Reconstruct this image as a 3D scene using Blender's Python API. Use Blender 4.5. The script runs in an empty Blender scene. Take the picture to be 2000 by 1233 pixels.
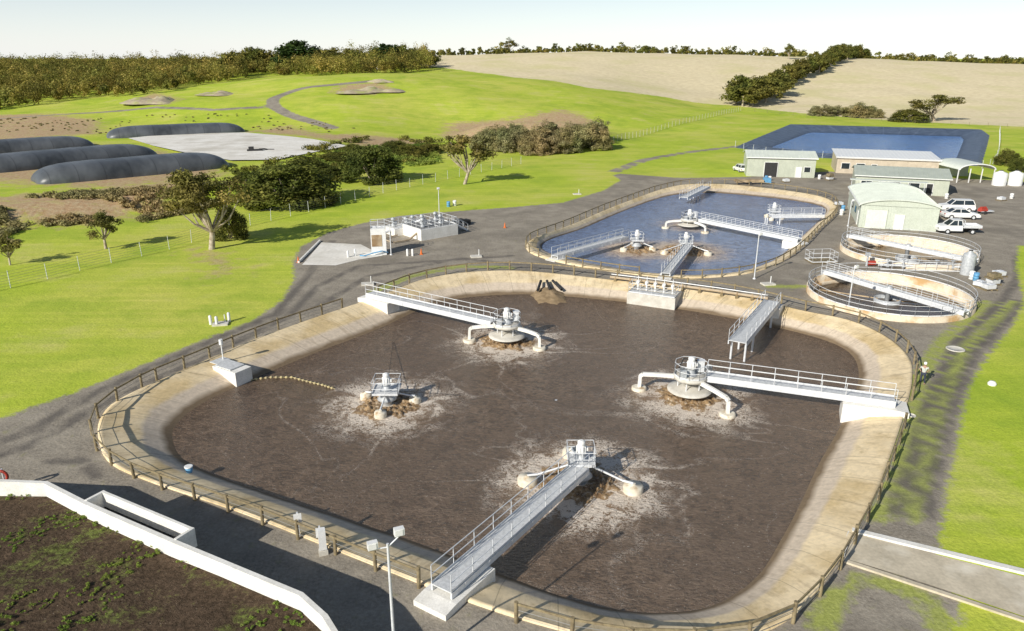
import bpy, math, random
import numpy as np
from mathutils import Vector, Matrix
from mathutils.geometry import delaunay_2d_cdt
R=random.Random(7); NR=np.random.RandomState(5)
scene=bpy.context.scene; COL=scene.collection
# ------------------------------------------------------------ survey (plan positions measured on the ground plane)
F=1450.;CX=1000.;CY=616.5;H=24.;PITCH=math.atan(504.5/F)
cp,sp=math.cos(PITCH),math.sin(PITCH)
def ray(u,v):
    a=(u-CX)/F;b=(CY-v)/F
    return Vector((a,cp+b*sp,-sp+b*cp))
def P(u,v,z=0.):
    d=ray(u,v);t=(z-H)/d.z
    return Vector((d.x*t,d.y*t,z))
def sm(t): 
    t=np.clip(t,0,1); return t*t*(3-2*t)
def sdpoly(Q,x,y):
    d=np.full(x.shape,1e9);ins=np.zeros(x.shape,bool);n=len(Q)
    for i in range(n):
        ax,ay=Q[i][0],Q[i][1];bx,by=Q[(i+1)%n][0],Q[(i+1)%n][1]
        ex,ey=bx-ax,by-ay;wx,wy=x-ax,y-ay
        t=np.clip((wx*ex+wy*ey)/(ex*ex+ey*ey+1e-9),0,1)
        d=np.minimum(d,np.hypot(wx-ex*t,wy-ey*t))
        c=((ay>y)!=(by>y));xi=ax+(y-ay)*ex/(ey if abs(ey)>1e-9 else 1e-9)
        ins^=c&(x<xi)
    return np.where(ins,d,-d)
def dline(Q,x,y):
    d=np.full(x.shape,1e9)
    for i in range(len(Q)-1):
        ax,ay=Q[i][0],Q[i][1];bx,by=Q[i+1][0],Q[i+1][1]
        ex,ey=bx-ax,by-ay;wx,wy=x-ax,y-ay
        t=np.clip((wx*ex+wy*ey)/(ex*ex+ey*ey+1e-9),0,1)
        d=np.minimum(d,np.hypot(wx-ex*t,wy-ey*t))
    return d
PLAT=[(-120,84),(-75,107),(-46.8,130),(-24.5,180),(-15,215),(-30,330),(-300,330),(-300,40),(-160,60)]
def ht(x,y):
    x=np.asarray(x,float);y=np.asarray(y,float)
    start=230+80*sm((x-20)/80)
    S=sm((y-start)/(630-start))*(1-.5*sm((y-660)/600))
    h=np.interp(x,[-500,-250,-63,58,224,314,448,800],[15,17,25,28.2,24.5,21.6,17,14])*S
    h=h+10.5*np.exp(-.5*(((x+65)/75)**2+((y-345)/55)**2))*sm((y-235)/60)
    h=h+2.2*sm(sdpoly(PLAT,x,y)/(7+35*sm((y-150)/70)))*(1-sm((y-260)/70))
    h=h+5*np.exp(-.5*(((x-8)/19)**4+((y-238)/9)**2))
    far=sm((y-150)/60)
    h=h+far*.35*(np.sin(x*.11+1)*np.cos(y*.07)+.6*np.sin(x*.05+y*.09))*np.clip(h,0,3)/3
    return h
TS=np.geomspace(22,3500,1600)
def T(u,v,off=0):
    d=ray(u,v);x=d.x*TS;y=d.y*TS;z=H+d.z*TS-ht(x,y)
    i=np.where(z<0)[0]
    if len(i)==0: t=700.
    else:
        k=i[0];t=TS[k-1]+(TS[k]-TS[k-1])*z[k-1]/(z[k-1]-z[k])
    X,Y=d.x*t,d.y*t
    return Vector((X,Y,float(ht(X,Y))+off))
def HT(u,vb,vt):
    p=T(u,vb);d=ray(u,vt);t=p.y/d.y
    return p,H+d.z*t-p.z
# ------------------------------------------------------------ node helpers
def nd(nt,typ,ins=None,**pr):
    n=nt.nodes.new(typ)
    for k,v in pr.items(): setattr(n,k,v)
    for k,v in (ins or {}).items():
        if isinstance(v,bpy.types.NodeSocket): nt.links.new(v,n.inputs[k])
        else: n.inputs[k].default_value=v
    return n
def c4(c): return (c[0],c[1],c[2],1)
def mix(nt,f,a,b,bt='MIX'):
    n=nt.nodes.new('ShaderNodeMix');n.data_type='RGBA';n.blend_type=bt
    for k,v in ((0,f),(6,a),(7,b)):
        if isinstance(v,bpy.types.NodeSocket): nt.links.new(v,n.inputs[k])
        else: n.inputs[k].default_value=v if k==0 else c4(v)
    return n.outputs[2]
def noi(nt,vec,s,det=4,rough=.55,dist=0.):
    return nd(nt,'ShaderNodeTexNoise',{'Vector':vec,'Scale':s,'Detail':det,'Roughness':rough,'Distortion':dist}).outputs[0]
def rng(nt,x,a,b,c=0.,d=1.): return nd(nt,'ShaderNodeMapRange',{0:x,1:a,2:b,3:c,4:d}).outputs[0]
def mth(nt,op,a,b=0.): return nd(nt,'ShaderNodeMath',{0:a,1:b},operation=op).outputs[0]
def attr(nt,name): return nd(nt,'ShaderNodeAttribute',attribute_name=name).outputs['Fac']
def base(name,rough=.8,spec=.3,metal=0):
    m=bpy.data.materials.new(name);m.use_nodes=True;nt=m.node_tree;b=nt.nodes['Principled BSDF']
    b.inputs['Roughness'].default_value=rough;b.inputs['Specular IOR Level'].default_value=spec;b.inputs['Metallic'].default_value=metal
    return m,nt,b
def bump(nt,b,h,s,d):
    n=nd(nt,'ShaderNodeBump',{'Strength':s,'Distance':d,'Height':h});nt.links.new(n.outputs[0],b.inputs['Normal'])
def mk(name,c1,c2=None,s=2.,rough=.75,bmp=0,metal=0,spec=.3,stain=None):
    m,nt,b=base(name,rough,spec,metal);c2=c2 or tuple(x*.75 for x in c1)
    pos=nd(nt,'ShaderNodeNewGeometry').outputs['Position']
    n=noi(nt,pos,s,6);col=mix(nt,rng(nt,n,.35,.65),c1,c2)
    n2=noi(nt,pos,s*9,3);col=mix(nt,.35,col,mix(nt,rng(nt,n2,.3,.7),(.65,.65,.65),(1.2,1.2,1.2)),'MULTIPLY')
    if stain: col=mix(nt,rng(nt,noi(nt,pos,s*.45,5),.52,.66),col,stain)
    nt.links.new(col,b.inputs['Base Color'])
    if bmp: bump(nt,b,n2,bmp,.03)
    return m
# ------------------------------------------------------------ geometry helpers
class Geo:
    def __init__(s): s.v=[];s.f=[];s.s=[]
    def add(s,vs,fs,smo=False):
        o=len(s.v);s.v+=[tuple(p) for p in vs];s.f+=[tuple(i+o for i in f) for f in fs];s.s+=[smo]*len(fs);return s
    def box(s,c,d,rz=0,tp=1.):
        co,si=math.cos(rz),math.sin(rz);vs=[]
        for z,k in ((-.5,1),(.5,tp)):
            for x,y in ((-.5,-.5),(.5,-.5),(.5,.5),(-.5,.5)):
                X,Y=x*d[0]*k,y*d[1]*k;vs.append((c[0]+X*co-Y*si,c[1]+X*si+Y*co,c[2]+z*d[2]))
        return s.add(vs,[(3,2,1,0),(4,5,6,7),(0,1,5,4),(1,2,6,5),(2,3,7,6),(3,0,4,7)])
    def beam(s,a,b,w,h):
        a,b=Vector(a),Vector(b);d=(b-a).normalized();up=Vector((0,0,1))
        if abs(d.z)>.99: up=Vector((0,1,0))
        r=d.cross(up).normalized();u=r.cross(d);vs=[]
        for p in (a,b):
            for x,y in ((-1,-1),(1,-1),(1,1),(-1,1)): vs.append(p+r*(x*w/2)+u*(y*h/2))
        return s.add(vs,[(0,1,2,3),(7,6,5,4),(4,5,1,0),(5,6,2,1),(6,7,3,2),(7,4,0,3)])
    def tube(s,a,b,r,r2=None,n=8,cap=True):
        a,b=Vector(a),Vector(b);r2=r if r2 is None else r2;d=(b-a).normalized()
        up=Vector((0,0,1)) if abs(d.z)<.99 else Vector((1,0,0));x=d.cross(up).normalized();y=d.cross(x);vs=[]
        for p,q in ((a,r),(b,r2)):
            for i in range(n):
                t=2*math.pi*i/n;vs.append(p+x*(q*math.cos(t))+y*(q*math.sin(t)))
        s.add(vs,[(i,(i+1)%n,n+(i+1)%n,n+i) for i in range(n)],n>5)
        if cap: s.add(vs,[tuple(range(n))[::-1],tuple(range(n,2*n))])
        return s
    def path(s,pts,r,n=6):
        for a,b in zip(pts[:-1],pts[1:]): s.tube(a,b,r,n=n,cap=False)
        return s
    def side(s,prof,y0,y1,in1=0):
        n=len(prof);vs=[(p[0],y0,p[1]) for p in prof]+[(p[0],y1,p[1]) for p in prof]
        return s.add(vs,[tuple(range(n)),tuple(range(n,2*n))[::-1]]+[((i+1)%n,i,n+i,n+(i+1)%n) for i in range(n)])
    def lathe(s,prof,c=(0,0,0),n=24,cap=True):
        vs=[];m=len(prof)
        for r,z in prof:
            for i in range(n):
                t=2*math.pi*i/n;vs.append((c[0]+r*math.cos(t),c[1]+r*math.sin(t),c[2]+z))
        fs=[(j*n+i,j*n+(i+1)%n,(j+1)*n+(i+1)%n,(j+1)*n+i) for j in range(m-1) for i in range(n)]
        s.add(vs,fs,True)
        if cap: s.add(vs[:n],[tuple(range(n))[::-1]]);s.add(vs[-n:],[tuple(range(n))])
        return s
    def rail(s,pts,h=1.05,sp=1.5,r=.03,mid=True,closed=False):
        pts=[Vector(p) for p in pts]
        if closed: pts.append(pts[0])
        for a,b in zip(pts[:-1],pts[1:]):
            L=(b-a).length;k=max(1,round(L/sp))
            for i in range(k+1): 
                q=a.lerp(b,i/k);s.tube(q,q+Vector((0,0,h)),r*.9,n=5,cap=False)
            for z in ((h,h*.52) if mid else (h,)): s.tube(a+Vector((0,0,z)),b+Vector((0,0,z)),r,n=5,cap=False)
            s.beam(a+Vector((0,0,.08)),b+Vector((0,0,.08)),.02,.12)
        return s
def setp(o,label=None,cat=None,group=None,kind=None):
    if label:o["label"]=label
    if cat:o["category"]=cat
    if group:o["group"]=group
    if kind:o["kind"]=kind
def mobj(name,g,mat,parent=None,loc=(0,0,0),rz=0,**kw):
    me=bpy.data.meshes.new(name);me.from_pydata(g.v,[],g.f);me.polygons.foreach_set('use_smooth',g.s);me.materials.append(mat);me.update()
    o=bpy.data.objects.new(name,me);COL.objects.link(o);o.location=loc;o.rotation_euler[2]=rz
    if parent:o.parent=parent
    setp(o,**kw);return o
def thing(name,loc,rz,label,cat,group=None):
    o=bpy.data.objects.new(name,None);o.empty_display_size=.3;COL.objects.link(o);o.location=loc;o.rotation_euler[2]=rz
    setp(o,label,cat,group);return o
def npmesh(name,V,Fq,mat,attrs=None,smooth=False):
    me=bpy.data.meshes.new(name);V=np.asarray(V,np.float32);Fq=np.asarray(Fq,np.int32);k=Fq.shape[1]
    me.vertices.add(len(V));me.vertices.foreach_set('co',V.ravel());me.loops.add(Fq.size);me.loops.foreach_set('vertex_index',Fq.ravel())
    me.polygons.add(len(Fq));me.polygons.foreach_set('loop_start',np.arange(0,Fq.size,k,dtype=np.int32))
    me.polygons.foreach_set('loop_total',np.full(len(Fq),k,np.int32))
    me.polygons.foreach_set('use_smooth',np.full(len(Fq),smooth))
    for n,a in (attrs or {}).items():
        t=me.attributes.new(n,'FLOAT','POINT');t.data.foreach_set('value',np.asarray(a,np.float32))
    me.materials.append(mat);me.update(calc_edges=True);me.validate();return me
def nobj(name,me,parent=None,loc=(0,0,0),**kw):
    o=bpy.data.objects.new(name,me);COL.objects.link(o);o.location=loc
    if parent:o.parent=parent
    setp(o,**kw);return o
def cr(pts,k=6,closed=True):
    pts=[Vector((p[0],p[1])) for p in pts];n=len(pts);out=[]
    for i in range(n if closed else n-1):
        g=(lambda j:pts[j%n]) if closed else (lambda j:pts[min(max(j,0),n-1)])
        a,b,c,d=g(i-1),g(i),g(i+1),g(i+2)
        for j in range(k):
            t=j/k;out.append(.5*((2*b)+(c-a)*t+(2*a-5*b+4*c-d)*t*t+(3*b-a-3*c+d)*t**3))
    if not closed: out.append(pts[-1])
    return out
def lin(pts,k=12):
    n=len(pts);return [Vector((pts[i][0],pts[i][1])).lerp(Vector((pts[(i+1)%n][0],pts[(i+1)%n][1])),j/k) for i in range(n) for j in range(k)]
def polar(loop,c,ang):
    L=np.array([(p[0]-c[0],p[1]-c[1]) for p in loop]);th=np.arctan2(L[:,1],L[:,0]);r=np.hypot(L[:,0],L[:,1])
    return np.interp(ang,*zip(*sorted(zip(th,r))),period=2*math.pi)
# ------------------------------------------------------------ materials
M_conc=mk('pale_concrete',(.7,.67,.6),(.56,.53,.46),1.5,.85,.3)
M_white=mk('white_concrete',(.88,.86,.81),(.76,.74,.68),1.2,.8,.15)
M_oldc=mk('stained_concrete',(.55,.42,.26),(.34,.26,.17),1.2,.9,.3,stain=(.28,.18,.09))
M_galv=mk('galvanised_steel',(.82,.83,.84),(.66,.68,.7),4,.45,0,.12,.5)
M_grate=mk('steel_grating',(.76,.77,.77),(.58,.59,.59),6,.6,.3,.12)
M_wpaint=mk('white_paint',(.88,.88,.86),(.8,.8,.78),3,.35,0,0,.5)
M_motor=mk('grey_motor_paint',(.56,.58,.59),(.4,.42,.44),5,.45,0,.1,.5)
M_dark=mk('dark_rubber_and_doorway_shade',(.03,.03,.03),(.05,.05,.05),5,.8)  # rubber black, also the painted interior shade of open doorways
M_glass=mk('dark_glass',(.02,.03,.035),(.03,.04,.045),2,.1,0,0,.8)
M_wood=mk('weathered_timber',(.32,.26,.15),(.19,.15,.09),4,.9,.3)
M_wire=mk('dull_wire',(.3,.3,.29),(.2,.2,.2),4,.6,0,.3)
M_gwall=mk('sage_green_metal',(.52,.55,.45),(.46,.49,.4),.8,.5)
M_groof=mk('pale_green_grey_roof',(.75,.79,.7),(.68,.72,.63),.6,.4)
M_lwall=mk('pale_grey_green_cladding',(.58,.62,.53),(.52,.56,.47),.6,.5)
M_beige=mk('beige_block_wall',(.6,.52,.4),(.5,.43,.33),1,.8)
M_groof2=mk('grey_green_roof',(.48,.52,.45),(.42,.46,.4),.6,.45)
M_red=mk('red_paint',(.5,.06,.04),(.35,.05,.03),3,.5)
M_orange=mk('orange_plastic',(.8,.2,.03),(.65,.15,.03),3,.5)
M_blue=mk('blue_plastic',(.15,.4,.65),(.12,.3,.5),3,.5)
M_skin=mk('skin',(.45,.28,.2),(.4,.25,.18),3,.6)
M_shirt=mk('pale_shirt',(.62,.64,.6),(.5,.53,.48),3,.9)
M_trous=mk('dark_trousers',(.05,.06,.09),(.04,.05,.07),3,.9)
M_pipe=mk('brown_pipe',(.4,.31,.2),(.48,.4,.29),2,.7)
M_float=mk('cream_float',(.8,.75,.63),(.68,.6,.46),3,.6,stain=(.45,.32,.18))
M_rope=mk('yellow_float_rope',(.6,.5,.25),(.4,.33,.2),3,.7)
M_tan=mk('rubble_heap',(.54,.47,.32),(.38,.31,.21),.5,.95,.6,stain=(.4,.42,.14))
M_bark=mk('pale_bark',(.55,.48,.38),(.3,.24,.17),2,.9,.4)
def foliage(name,dk,lt,hi):
    m,nt,b=base(name,.75,.2);t=attr(nt,'tint')
    oi=nd(nt,'ShaderNodeObjectInfo').outputs['Random'];pos=nd(nt,'ShaderNodeNewGeometry').outputs['Position']
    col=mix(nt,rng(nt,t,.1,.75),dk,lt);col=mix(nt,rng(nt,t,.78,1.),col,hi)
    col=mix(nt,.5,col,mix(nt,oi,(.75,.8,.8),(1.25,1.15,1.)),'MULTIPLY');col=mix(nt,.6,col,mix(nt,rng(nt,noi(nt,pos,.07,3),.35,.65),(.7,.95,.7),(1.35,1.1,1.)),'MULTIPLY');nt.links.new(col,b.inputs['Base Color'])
    tr=nd(nt,'ShaderNodeBsdfTranslucent',{'Color':col});ms=nd(nt,'ShaderNodeMixShader',{0:.3,1:b.outputs[0],2:tr.outputs[0]})
    nt.links.new(ms.outputs[0],nt.nodes['Material Output'].inputs[0]);return m
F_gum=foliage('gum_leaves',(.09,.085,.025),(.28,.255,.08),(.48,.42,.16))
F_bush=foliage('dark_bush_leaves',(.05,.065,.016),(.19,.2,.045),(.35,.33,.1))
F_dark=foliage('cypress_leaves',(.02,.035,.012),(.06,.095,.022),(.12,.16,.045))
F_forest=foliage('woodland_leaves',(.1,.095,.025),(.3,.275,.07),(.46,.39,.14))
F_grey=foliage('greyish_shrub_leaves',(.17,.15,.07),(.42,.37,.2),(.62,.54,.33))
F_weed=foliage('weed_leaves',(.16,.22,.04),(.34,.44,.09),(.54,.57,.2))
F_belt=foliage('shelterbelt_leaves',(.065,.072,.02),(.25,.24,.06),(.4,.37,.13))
# ------------------------------------------------------------ pond outlines
ZW=-1.05
out1=[P(*p) for p in [(197,860),(203,815),(250,775),(400,708),(520,657),(640,615),(735,582),(800,556),(870,539),(950,531),(1040,532),(1200,549),(1330,563),(1440,578),(1560,607),(1660,628),(1730,660),(1772,700),(1778,745),(1762,810),(1735,890),(1705,965),(1660,1050),(1610,1130),(1555,1195),(1470,1240),(1340,1258),(1200,1252),(1060,1220),(900,1168),(700,1090),(480,1003),(300,942),(220,905)]]
in1=[P(u,v,ZW) for u,v in [(338,862),(345,828),(400,785),(500,738),(620,688),(740,642),(820,605),(880,586),(960,577),(1060,576),(1200,588),(1320,603),(1430,622),(1540,645),(1620,668),(1662,692),(1677,725),(1670,768),(1640,835),(1600,905),(1560,990),(1525,1055),(1480,1125),(1400,1180),(1300,1197),(1200,1190),(1100,1166),(960,1115),(780,1048),(600,990),(440,935),(362,900)]]
ZW2=-.8
out2=[P(*p) for p in [(1033,488),(1045,466),(1110,443),(1200,405),(1290,372),(1345,361),(1420,361),(1520,371),(1600,384),(1630,400),(1625,422),(1592,452),(1560,485),(1525,510),(1470,531),(1390,541),(1300,541),(1180,527),(1080,508)]]
in2=[P(u,v,ZW2) for u,v in [(1058,485),(1075,468),(1140,446),(1225,410),(1310,382),(1390,377),(1500,386),(1585,398),(1613,410),(1600,430),(1560,467),(1520,503),(1460,527),(1390,537),(1300,536),(1190,521),(1100,503)]]
ZW3=-.7;ZB3=.9
out3=[P(u,v,ZB3) for u,v in [(1450,282),(1545,243),(1915,253),(1924,260),(1908,310),(1898,314),(1600,299)]]
in3=[P(u,v,ZW3) for u,v in [(1500,291),(1576,261),(1586,259),(1876,267),(1882,273),(1866,312),(1856,316),(1626,303)]]
def mean(l): return Vector((sum(p[0] for p in l)/len(l),sum(p[1] for p in l)/len(l)))
def lp(l,c,n,off=0.):
    a=np.linspace(-math.pi,math.pi,n,endpoint=False);r=polar(lin(l) if len(l)<9 else cr(l,6),c,a)+off
    return a,np.stack([c[0]+r*np.cos(a),c[1]+r*np.sin(a)],1)
C1,C2,C3=mean(in1),mean(in2),(mean(in3)+mean(out3))/2
CLN=P(1735,571,.6);CLF=P(1773,487,.6);RC=8.05
holes=[]
for l,c,n in ((out1,C1,220),(out2,C2,150),(out3,C3,240)): holes.append(lp(l,c,n,-.05)[1])
for c in (CLN,CLF):
    a=np.linspace(0,2*math.pi,64,endpoint=False);holes.append(np.stack([c.x+(RC-.1)*np.cos(a),c.y+(RC-.1)*np.sin(a)],1))
# ------------------------------------------------------------ ground
gravel=[P(*p)[:2] for p in [(-200,880),(0,818),(150,765),(280,712),(400,662),(490,628),(548,590),(575,545),(572,510),(588,482),(640,455),(700,438),(780,422),(900,412),(1000,405),(1100,396),(1180,372),(1213,352),(1190,338),(1245,342),(1330,348),(1450,346),(1620,335),(1900,350),(2100,360),(2100,480),(1990,480),(1985,520),(2000,590),(1975,640),(1925,700),(1890,760),(1872,850),(1850,960),(1835,1060),(1845,1120),(1880,1175),(1850,1300)]]+[(25,5),(-60,5),(-70,40)]
ruts=[[P(*p) for p in l] for l in ([(2000,588),(1905,690),(1860,780),(1832,900),(1808,1010)],[(1965,580),(1868,670),(1812,790),(1780,900),(1748,1000)],[(-50,905),(60,870),(200,790),(420,690),(560,620),(620,560),(700,520),(1000,500)],[(-50,880),(40,850),(190,765),(400,672),(540,612),(600,540),(650,470)],[(100,900),(160,900),(190,930)],[(620,600),(720,540),(900,505),(1040,520),(1200,535)],[(1985,500),(1990,540),(1965,580)])]
verge=[[P(*p) for p in l] for l in ([(1980,590),(1887,680),(1837,785),(1807,900),(1778,1010)],[(1930,590),(1840,665),(1795,740),(1780,830),(1750,920),(1710,1010)],[(1000,523),(900,520),(800,540),(730,570)],[(1500,560),(1600,560)],[(1700,1130),(1800,1160),(1840,1230)],[(1640,1150),(1600,1230)])]
tracks=[(cr([T(u,v) for u,v in [(735,158),(660,165),(590,173),(545,188),(533,203),(560,222),(610,238),(650,250)]],8,False),4.6),([T(u,v) for u,v in [(0,232),(150,222),(300,210),(420,215),(540,208)]],3.2),([T(u,v) for u,v in [(1200,335),(1260,312),(1340,298),(1450,285)]],3.)]
dry=[T(u,v)[:2] for u,v in [(858,132),(1000,151),(1150,172),(1300,190),(1430,206),(1480,212),(1600,224),(1750,236),(2000,248),(2200,258)]]+[(900,400),(1500,1500),(-300,1500),(-140,560)]
dirts=[[T(u,v)[:2] for u,v in l] for l in ([(-40,455),(60,445),(200,440),(330,400),(430,362),(380,350),(240,360),(120,375),(-60,385)],[(855,268),(870,240),(1000,232),(1100,212),(1165,235),(1175,262),(1100,290),(960,295)],[(640,182),(670,165),(740,160),(775,178),(720,186)],[(-50,290),(-50,225),(60,222),(200,235),(200,262),(100,268)],[(380,490),(420,487),(465,530),(430,540)],[(250,200),(300,180),(360,195),(320,205)],[(470,258),(560,245),(640,262),(700,262),(850,275),(760,300),(680,282),(600,268)],[(-60,290),(180,280),(300,290),(440,320),(440,345),(200,372),(60,362),(-80,350)])]
def grid(x0,x1,y0,y1,s,jit=.12):
    x,y=np.meshgrid(np.arange(x0,x1,s),np.arange(y0,y1,s));p=np.stack([x.ravel(),y.ravel()],1);return p+NR.uniform(-jit,jit,p.shape)*s
def outside(p,x0,x1,y0,y1): return p[~((p[:,0]>x0)&(p[:,0]<x1)&(p[:,1]>y0)&(p[:,1]<y1))]
g1=grid(-64,82,6,152,.9);g2=outside(grid(-200,230,0,420,2.6),-65,83,5,153)
g3=outside(grid(-900,1000,-60,1300,20),-202,232,-2,422);g4=outside(grid(-6000,6000,-300,9000,300),-905,1005,-65,1305)
pts=np.concatenate([g1,g2,g3,g4])
keep=np.ones(len(pts),bool)
for h in holes:
    near=(np.abs(pts[:,0]-h[:,0].mean())<80)&(np.abs(pts[:,1]-h[:,1].mean())<80)
    s=np.full(len(pts),-99.);s[near]=sdpoly(h,pts[near,0],pts[near,1]);keep&=s<-.4
pts=pts[keep];vv=[Vector(p) for p in pts];ee=[]
for h in holes:
    o=len(vv);vv+=[Vector(p) for p in h];ee+=[(o+i,o+(i+1)%len(h)) for i in range(len(h))]
rv,re,rf,_,_,_=delaunay_2d_cdt(vv,ee,[],0,1e-5,False)
V=np.array([(p[0],p[1]) for p in rv]);FF=np.array([f for f in rf if len(f)==3])
cen=V[FF].mean(1);ok=np.ones(len(FF),bool)
for h in holes:
    s=sdpoly(h,cen[:,0],cen[:,1]);ok&=s<0
FF=FF[ok];cen=cen[ok]
e1=V[FF[:,1]]-V[FF[:,0]];e2=V[FF[:,2]]-V[FF[:,0]];fl=(e1[:,0]*e2[:,1]-e1[:,1]*e2[:,0])<0;FF[fl]=FF[fl][:,::-1]
x,y=V[:,0],V[:,1];Z=ht(x,y)
A_gr=sdpoly(gravel,x,y)
for l,w in tracks: A_gr=np.maximum(A_gr,w/2-dline(l,x,y))
A_dry=sdpoly(dry,x,y);A_di=np.full(len(x),-9.)
for d in dirts: A_di=np.maximum(A_di,sdpoly(d,x,y)*.5)
A_rut=np.full(len(x),9.);A_vg=np.full(len(x),9.)
for r_ in ruts: A_rut=np.minimum(A_rut,dline(r_,x,y))
for r_ in verge: A_vg=np.minimum(A_vg,dline(r_,x,y))
A={'gravel':np.clip(A_gr,-6,6),'dry':np.clip(A_dry/4,-6,6),'dirt':np.clip(A_di,-6,6),'rut':np.clip(A_rut,0,9),'verge':np.clip(A_vg,0,9)}
m,nt,b=base('ground_cover',.95,.15);M_ground=m
pos=nd(nt,'ShaderNodeNewGeometry').outputs['Position']
n1=noi(nt,pos,.035,4);n2=noi(nt,pos,.35,6,.65);n3=noi(nt,pos,5,5,.7);n4=noi(nt,pos,1.3,5,.6);n5=noi(nt,pos,.09,6,.65)
st=noi(nt,nd(nt,'ShaderNodeMapping',{'Vector':pos,'Rotation':(0,0,math.radians(-50)),'Scale':(.05,.9,1)}).outputs[0],1.,4)
grass=mix(nt,rng(nt,n2,.3,.7),(.41,.53,.045),(.57,.65,.075));grass=mix(nt,rng(nt,n1,.42,.7),grass,(.66,.63,.14))
grass=mix(nt,rng(nt,n5,.5,.66,0,.75),grass,(.31,.44,.045));grass=mix(nt,rng(nt,n5,.46,.34,0,.6),grass,(.68,.62,.22))
grass=mix(nt,rng(nt,st,.35,.7,0,.55),grass,(.36,.48,.04));grass=mix(nt,.6,grass,mix(nt,rng(nt,n3,.25,.75),(.5,.54,.48),(1.35,1.3,1.3)),'MULTIPLY')
gr=mix(nt,rng(nt,n3,.3,.7),(.19,.165,.13),(.4,.355,.29));gr=mix(nt,rng(nt,n2,.42,.68,0,.6),gr,(.46,.41,.33));gr=mix(nt,rng(nt,n5,.5,.62,0,.5),gr,(.185,.165,.135));gr=mix(nt,rng(nt,n4,.6,.72,0,.35),gr,(.28,.28,.1))
vg=mth(nt,'ADD',attr(nt,'verge'),mth(nt,'MULTIPLY',mth(nt,'SUBTRACT',n4,.5),1.6));gr=mix(nt,rng(nt,vg,.35,.85,.9,0.),gr,mix(nt,rng(nt,n3,.3,.7),(.27,.31,.06),(.46,.5,.13)))
rt=mth(nt,'ADD',attr(nt,'rut'),mth(nt,'MULTIPLY',mth(nt,'SUBTRACT',n4,.5),.5));gr=mix(nt,rng(nt,rt,.2,.7,.75,0.),gr,(.125,.112,.1))
di=mix(nt,rng(nt,n4,.35,.65),(.46,.29,.16),(.58,.45,.27));di=mix(nt,rng(nt,n2,.5,.7,0,.6),di,(.5,.5,.16));di=mix(nt,.6,di,mix(nt,rng(nt,n3,.3,.7),(.5,.5,.5),(1.3,1.3,1.3)),'MULTIPLY')
dr=mix(nt,rng(nt,n2,.35,.65),(.7,.59,.37),(.84,.73,.48));dr=mix(nt,rng(nt,n1,.48,.66,0,.6),dr,(.64,.59,.28));dr=mix(nt,rng(nt,n4,.6,.75,0,.4),dr,(.46,.4,.21))
col=mix(nt,rng(nt,mth(nt,'ADD',attr(nt,'dry'),mth(nt,'MULTIPLY',mth(nt,'SUBTRACT',n2,.5),2.)),-.3,.3),grass,dr)
col=mix(nt,rng(nt,mth(nt,'ADD',attr(nt,'dirt'),mth(nt,'MULTIPLY',mth(nt,'SUBTRACT',n2,.54),12.)),-1.2,1.4),col,di)
gm=mth(nt,'ADD',attr(nt,'gravel'),mth(nt,'ADD',mth(nt,'MULTIPLY',mth(nt,'SUBTRACT',n4,.5),1.7),mth(nt,'MULTIPLY',mth(nt,'SUBTRACT',n3,.5),1.2)))
col=mix(nt,rng(nt,gm,-.25,.25),col,gr);nt.links.new(col,b.inputs['Base Color'])
bump(nt,b,mth(nt,'ADD',n3,mth(nt,'MULTIPLY',n4,1.5)),.5,.1)
fg=sdpoly(gravel,cen[:,0],cen[:,1])>0;fd=(sdpoly(dry,cen[:,0],cen[:,1])>0)&~fg
V3=np.concatenate([V,Z[:,None]],1)
for nm,mask in (('ground',~fg&~fd),('gravel_road',fg),('field',fd)):
    f=FF[mask];u,inv=np.unique(f,return_inverse=True)
    me=npmesh(nm,V3[u],inv.reshape(f.shape),M_ground,{k:a[u] for k,a in A.items()},True);nobj(nm,me,kind='structure')
# ------------------------------------------------------------ basins + water
def apron_mat(name,tan,grey,wet,wf=.87):
    m,nt,b=base(name,.9,.2);pos=nd(nt,'ShaderNodeNewGeometry').outputs['Position'];t=attr(nt,'t');n=noi(nt,pos,.5,6,.65);n3=noi(nt,pos,4,5)
    tt=mth(nt,'ADD',t,mth(nt,'MULTIPLY',mth(nt,'SUBTRACT',n,.5),.2))
    col=mix(nt,rng(nt,n,.3,.7),tan,tuple(c*.8 for c in tan));col=mix(nt,rng(nt,noi(nt,pos,.2,5),.48,.64,0,.6),col,(.56,.4,.17));col=mix(nt,rng(nt,noi(nt,pos,.9,5,.7),.56,.7,0,.45),col,(.4,.29,.12))
    col=mix(nt,rng(nt,tt,.54,.62),col,grey);col=mix(nt,rng(nt,tt,wf-.06,wf+.06),col,wet)
    stk=noi(nt,nd(nt,'ShaderNodeCombineXYZ',{0:mth(nt,'MULTIPLY',attr(nt,'arc'),1.6),1:mth(nt,'MULTIPLY',t,1.2)}).outputs[0],1.,5,.7);col=mix(nt,rng(nt,stk,.5,.7,0,.45),col,(.3,.22,.13))
    fr=mth(nt,'FRACT',mth(nt,'DIVIDE',attr(nt,'arc'),3.2));jl=rng(nt,mth(nt,'ABSOLUTE',mth(nt,'SUBTRACT',fr,.5)),.0,.015,.45,0.)
    col=mix(nt,jl,col,(.1,.08,.05));col=mix(nt,.35,col,mix(nt,rng(nt,n3,.3,.7),(.6,.6,.6),(1.3,1.3,1.3)),'MULTIPLY')
    nt.links.new(col,b.inputs['Base Color']);bump(nt,b,n3,.25,.03);return m
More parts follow.
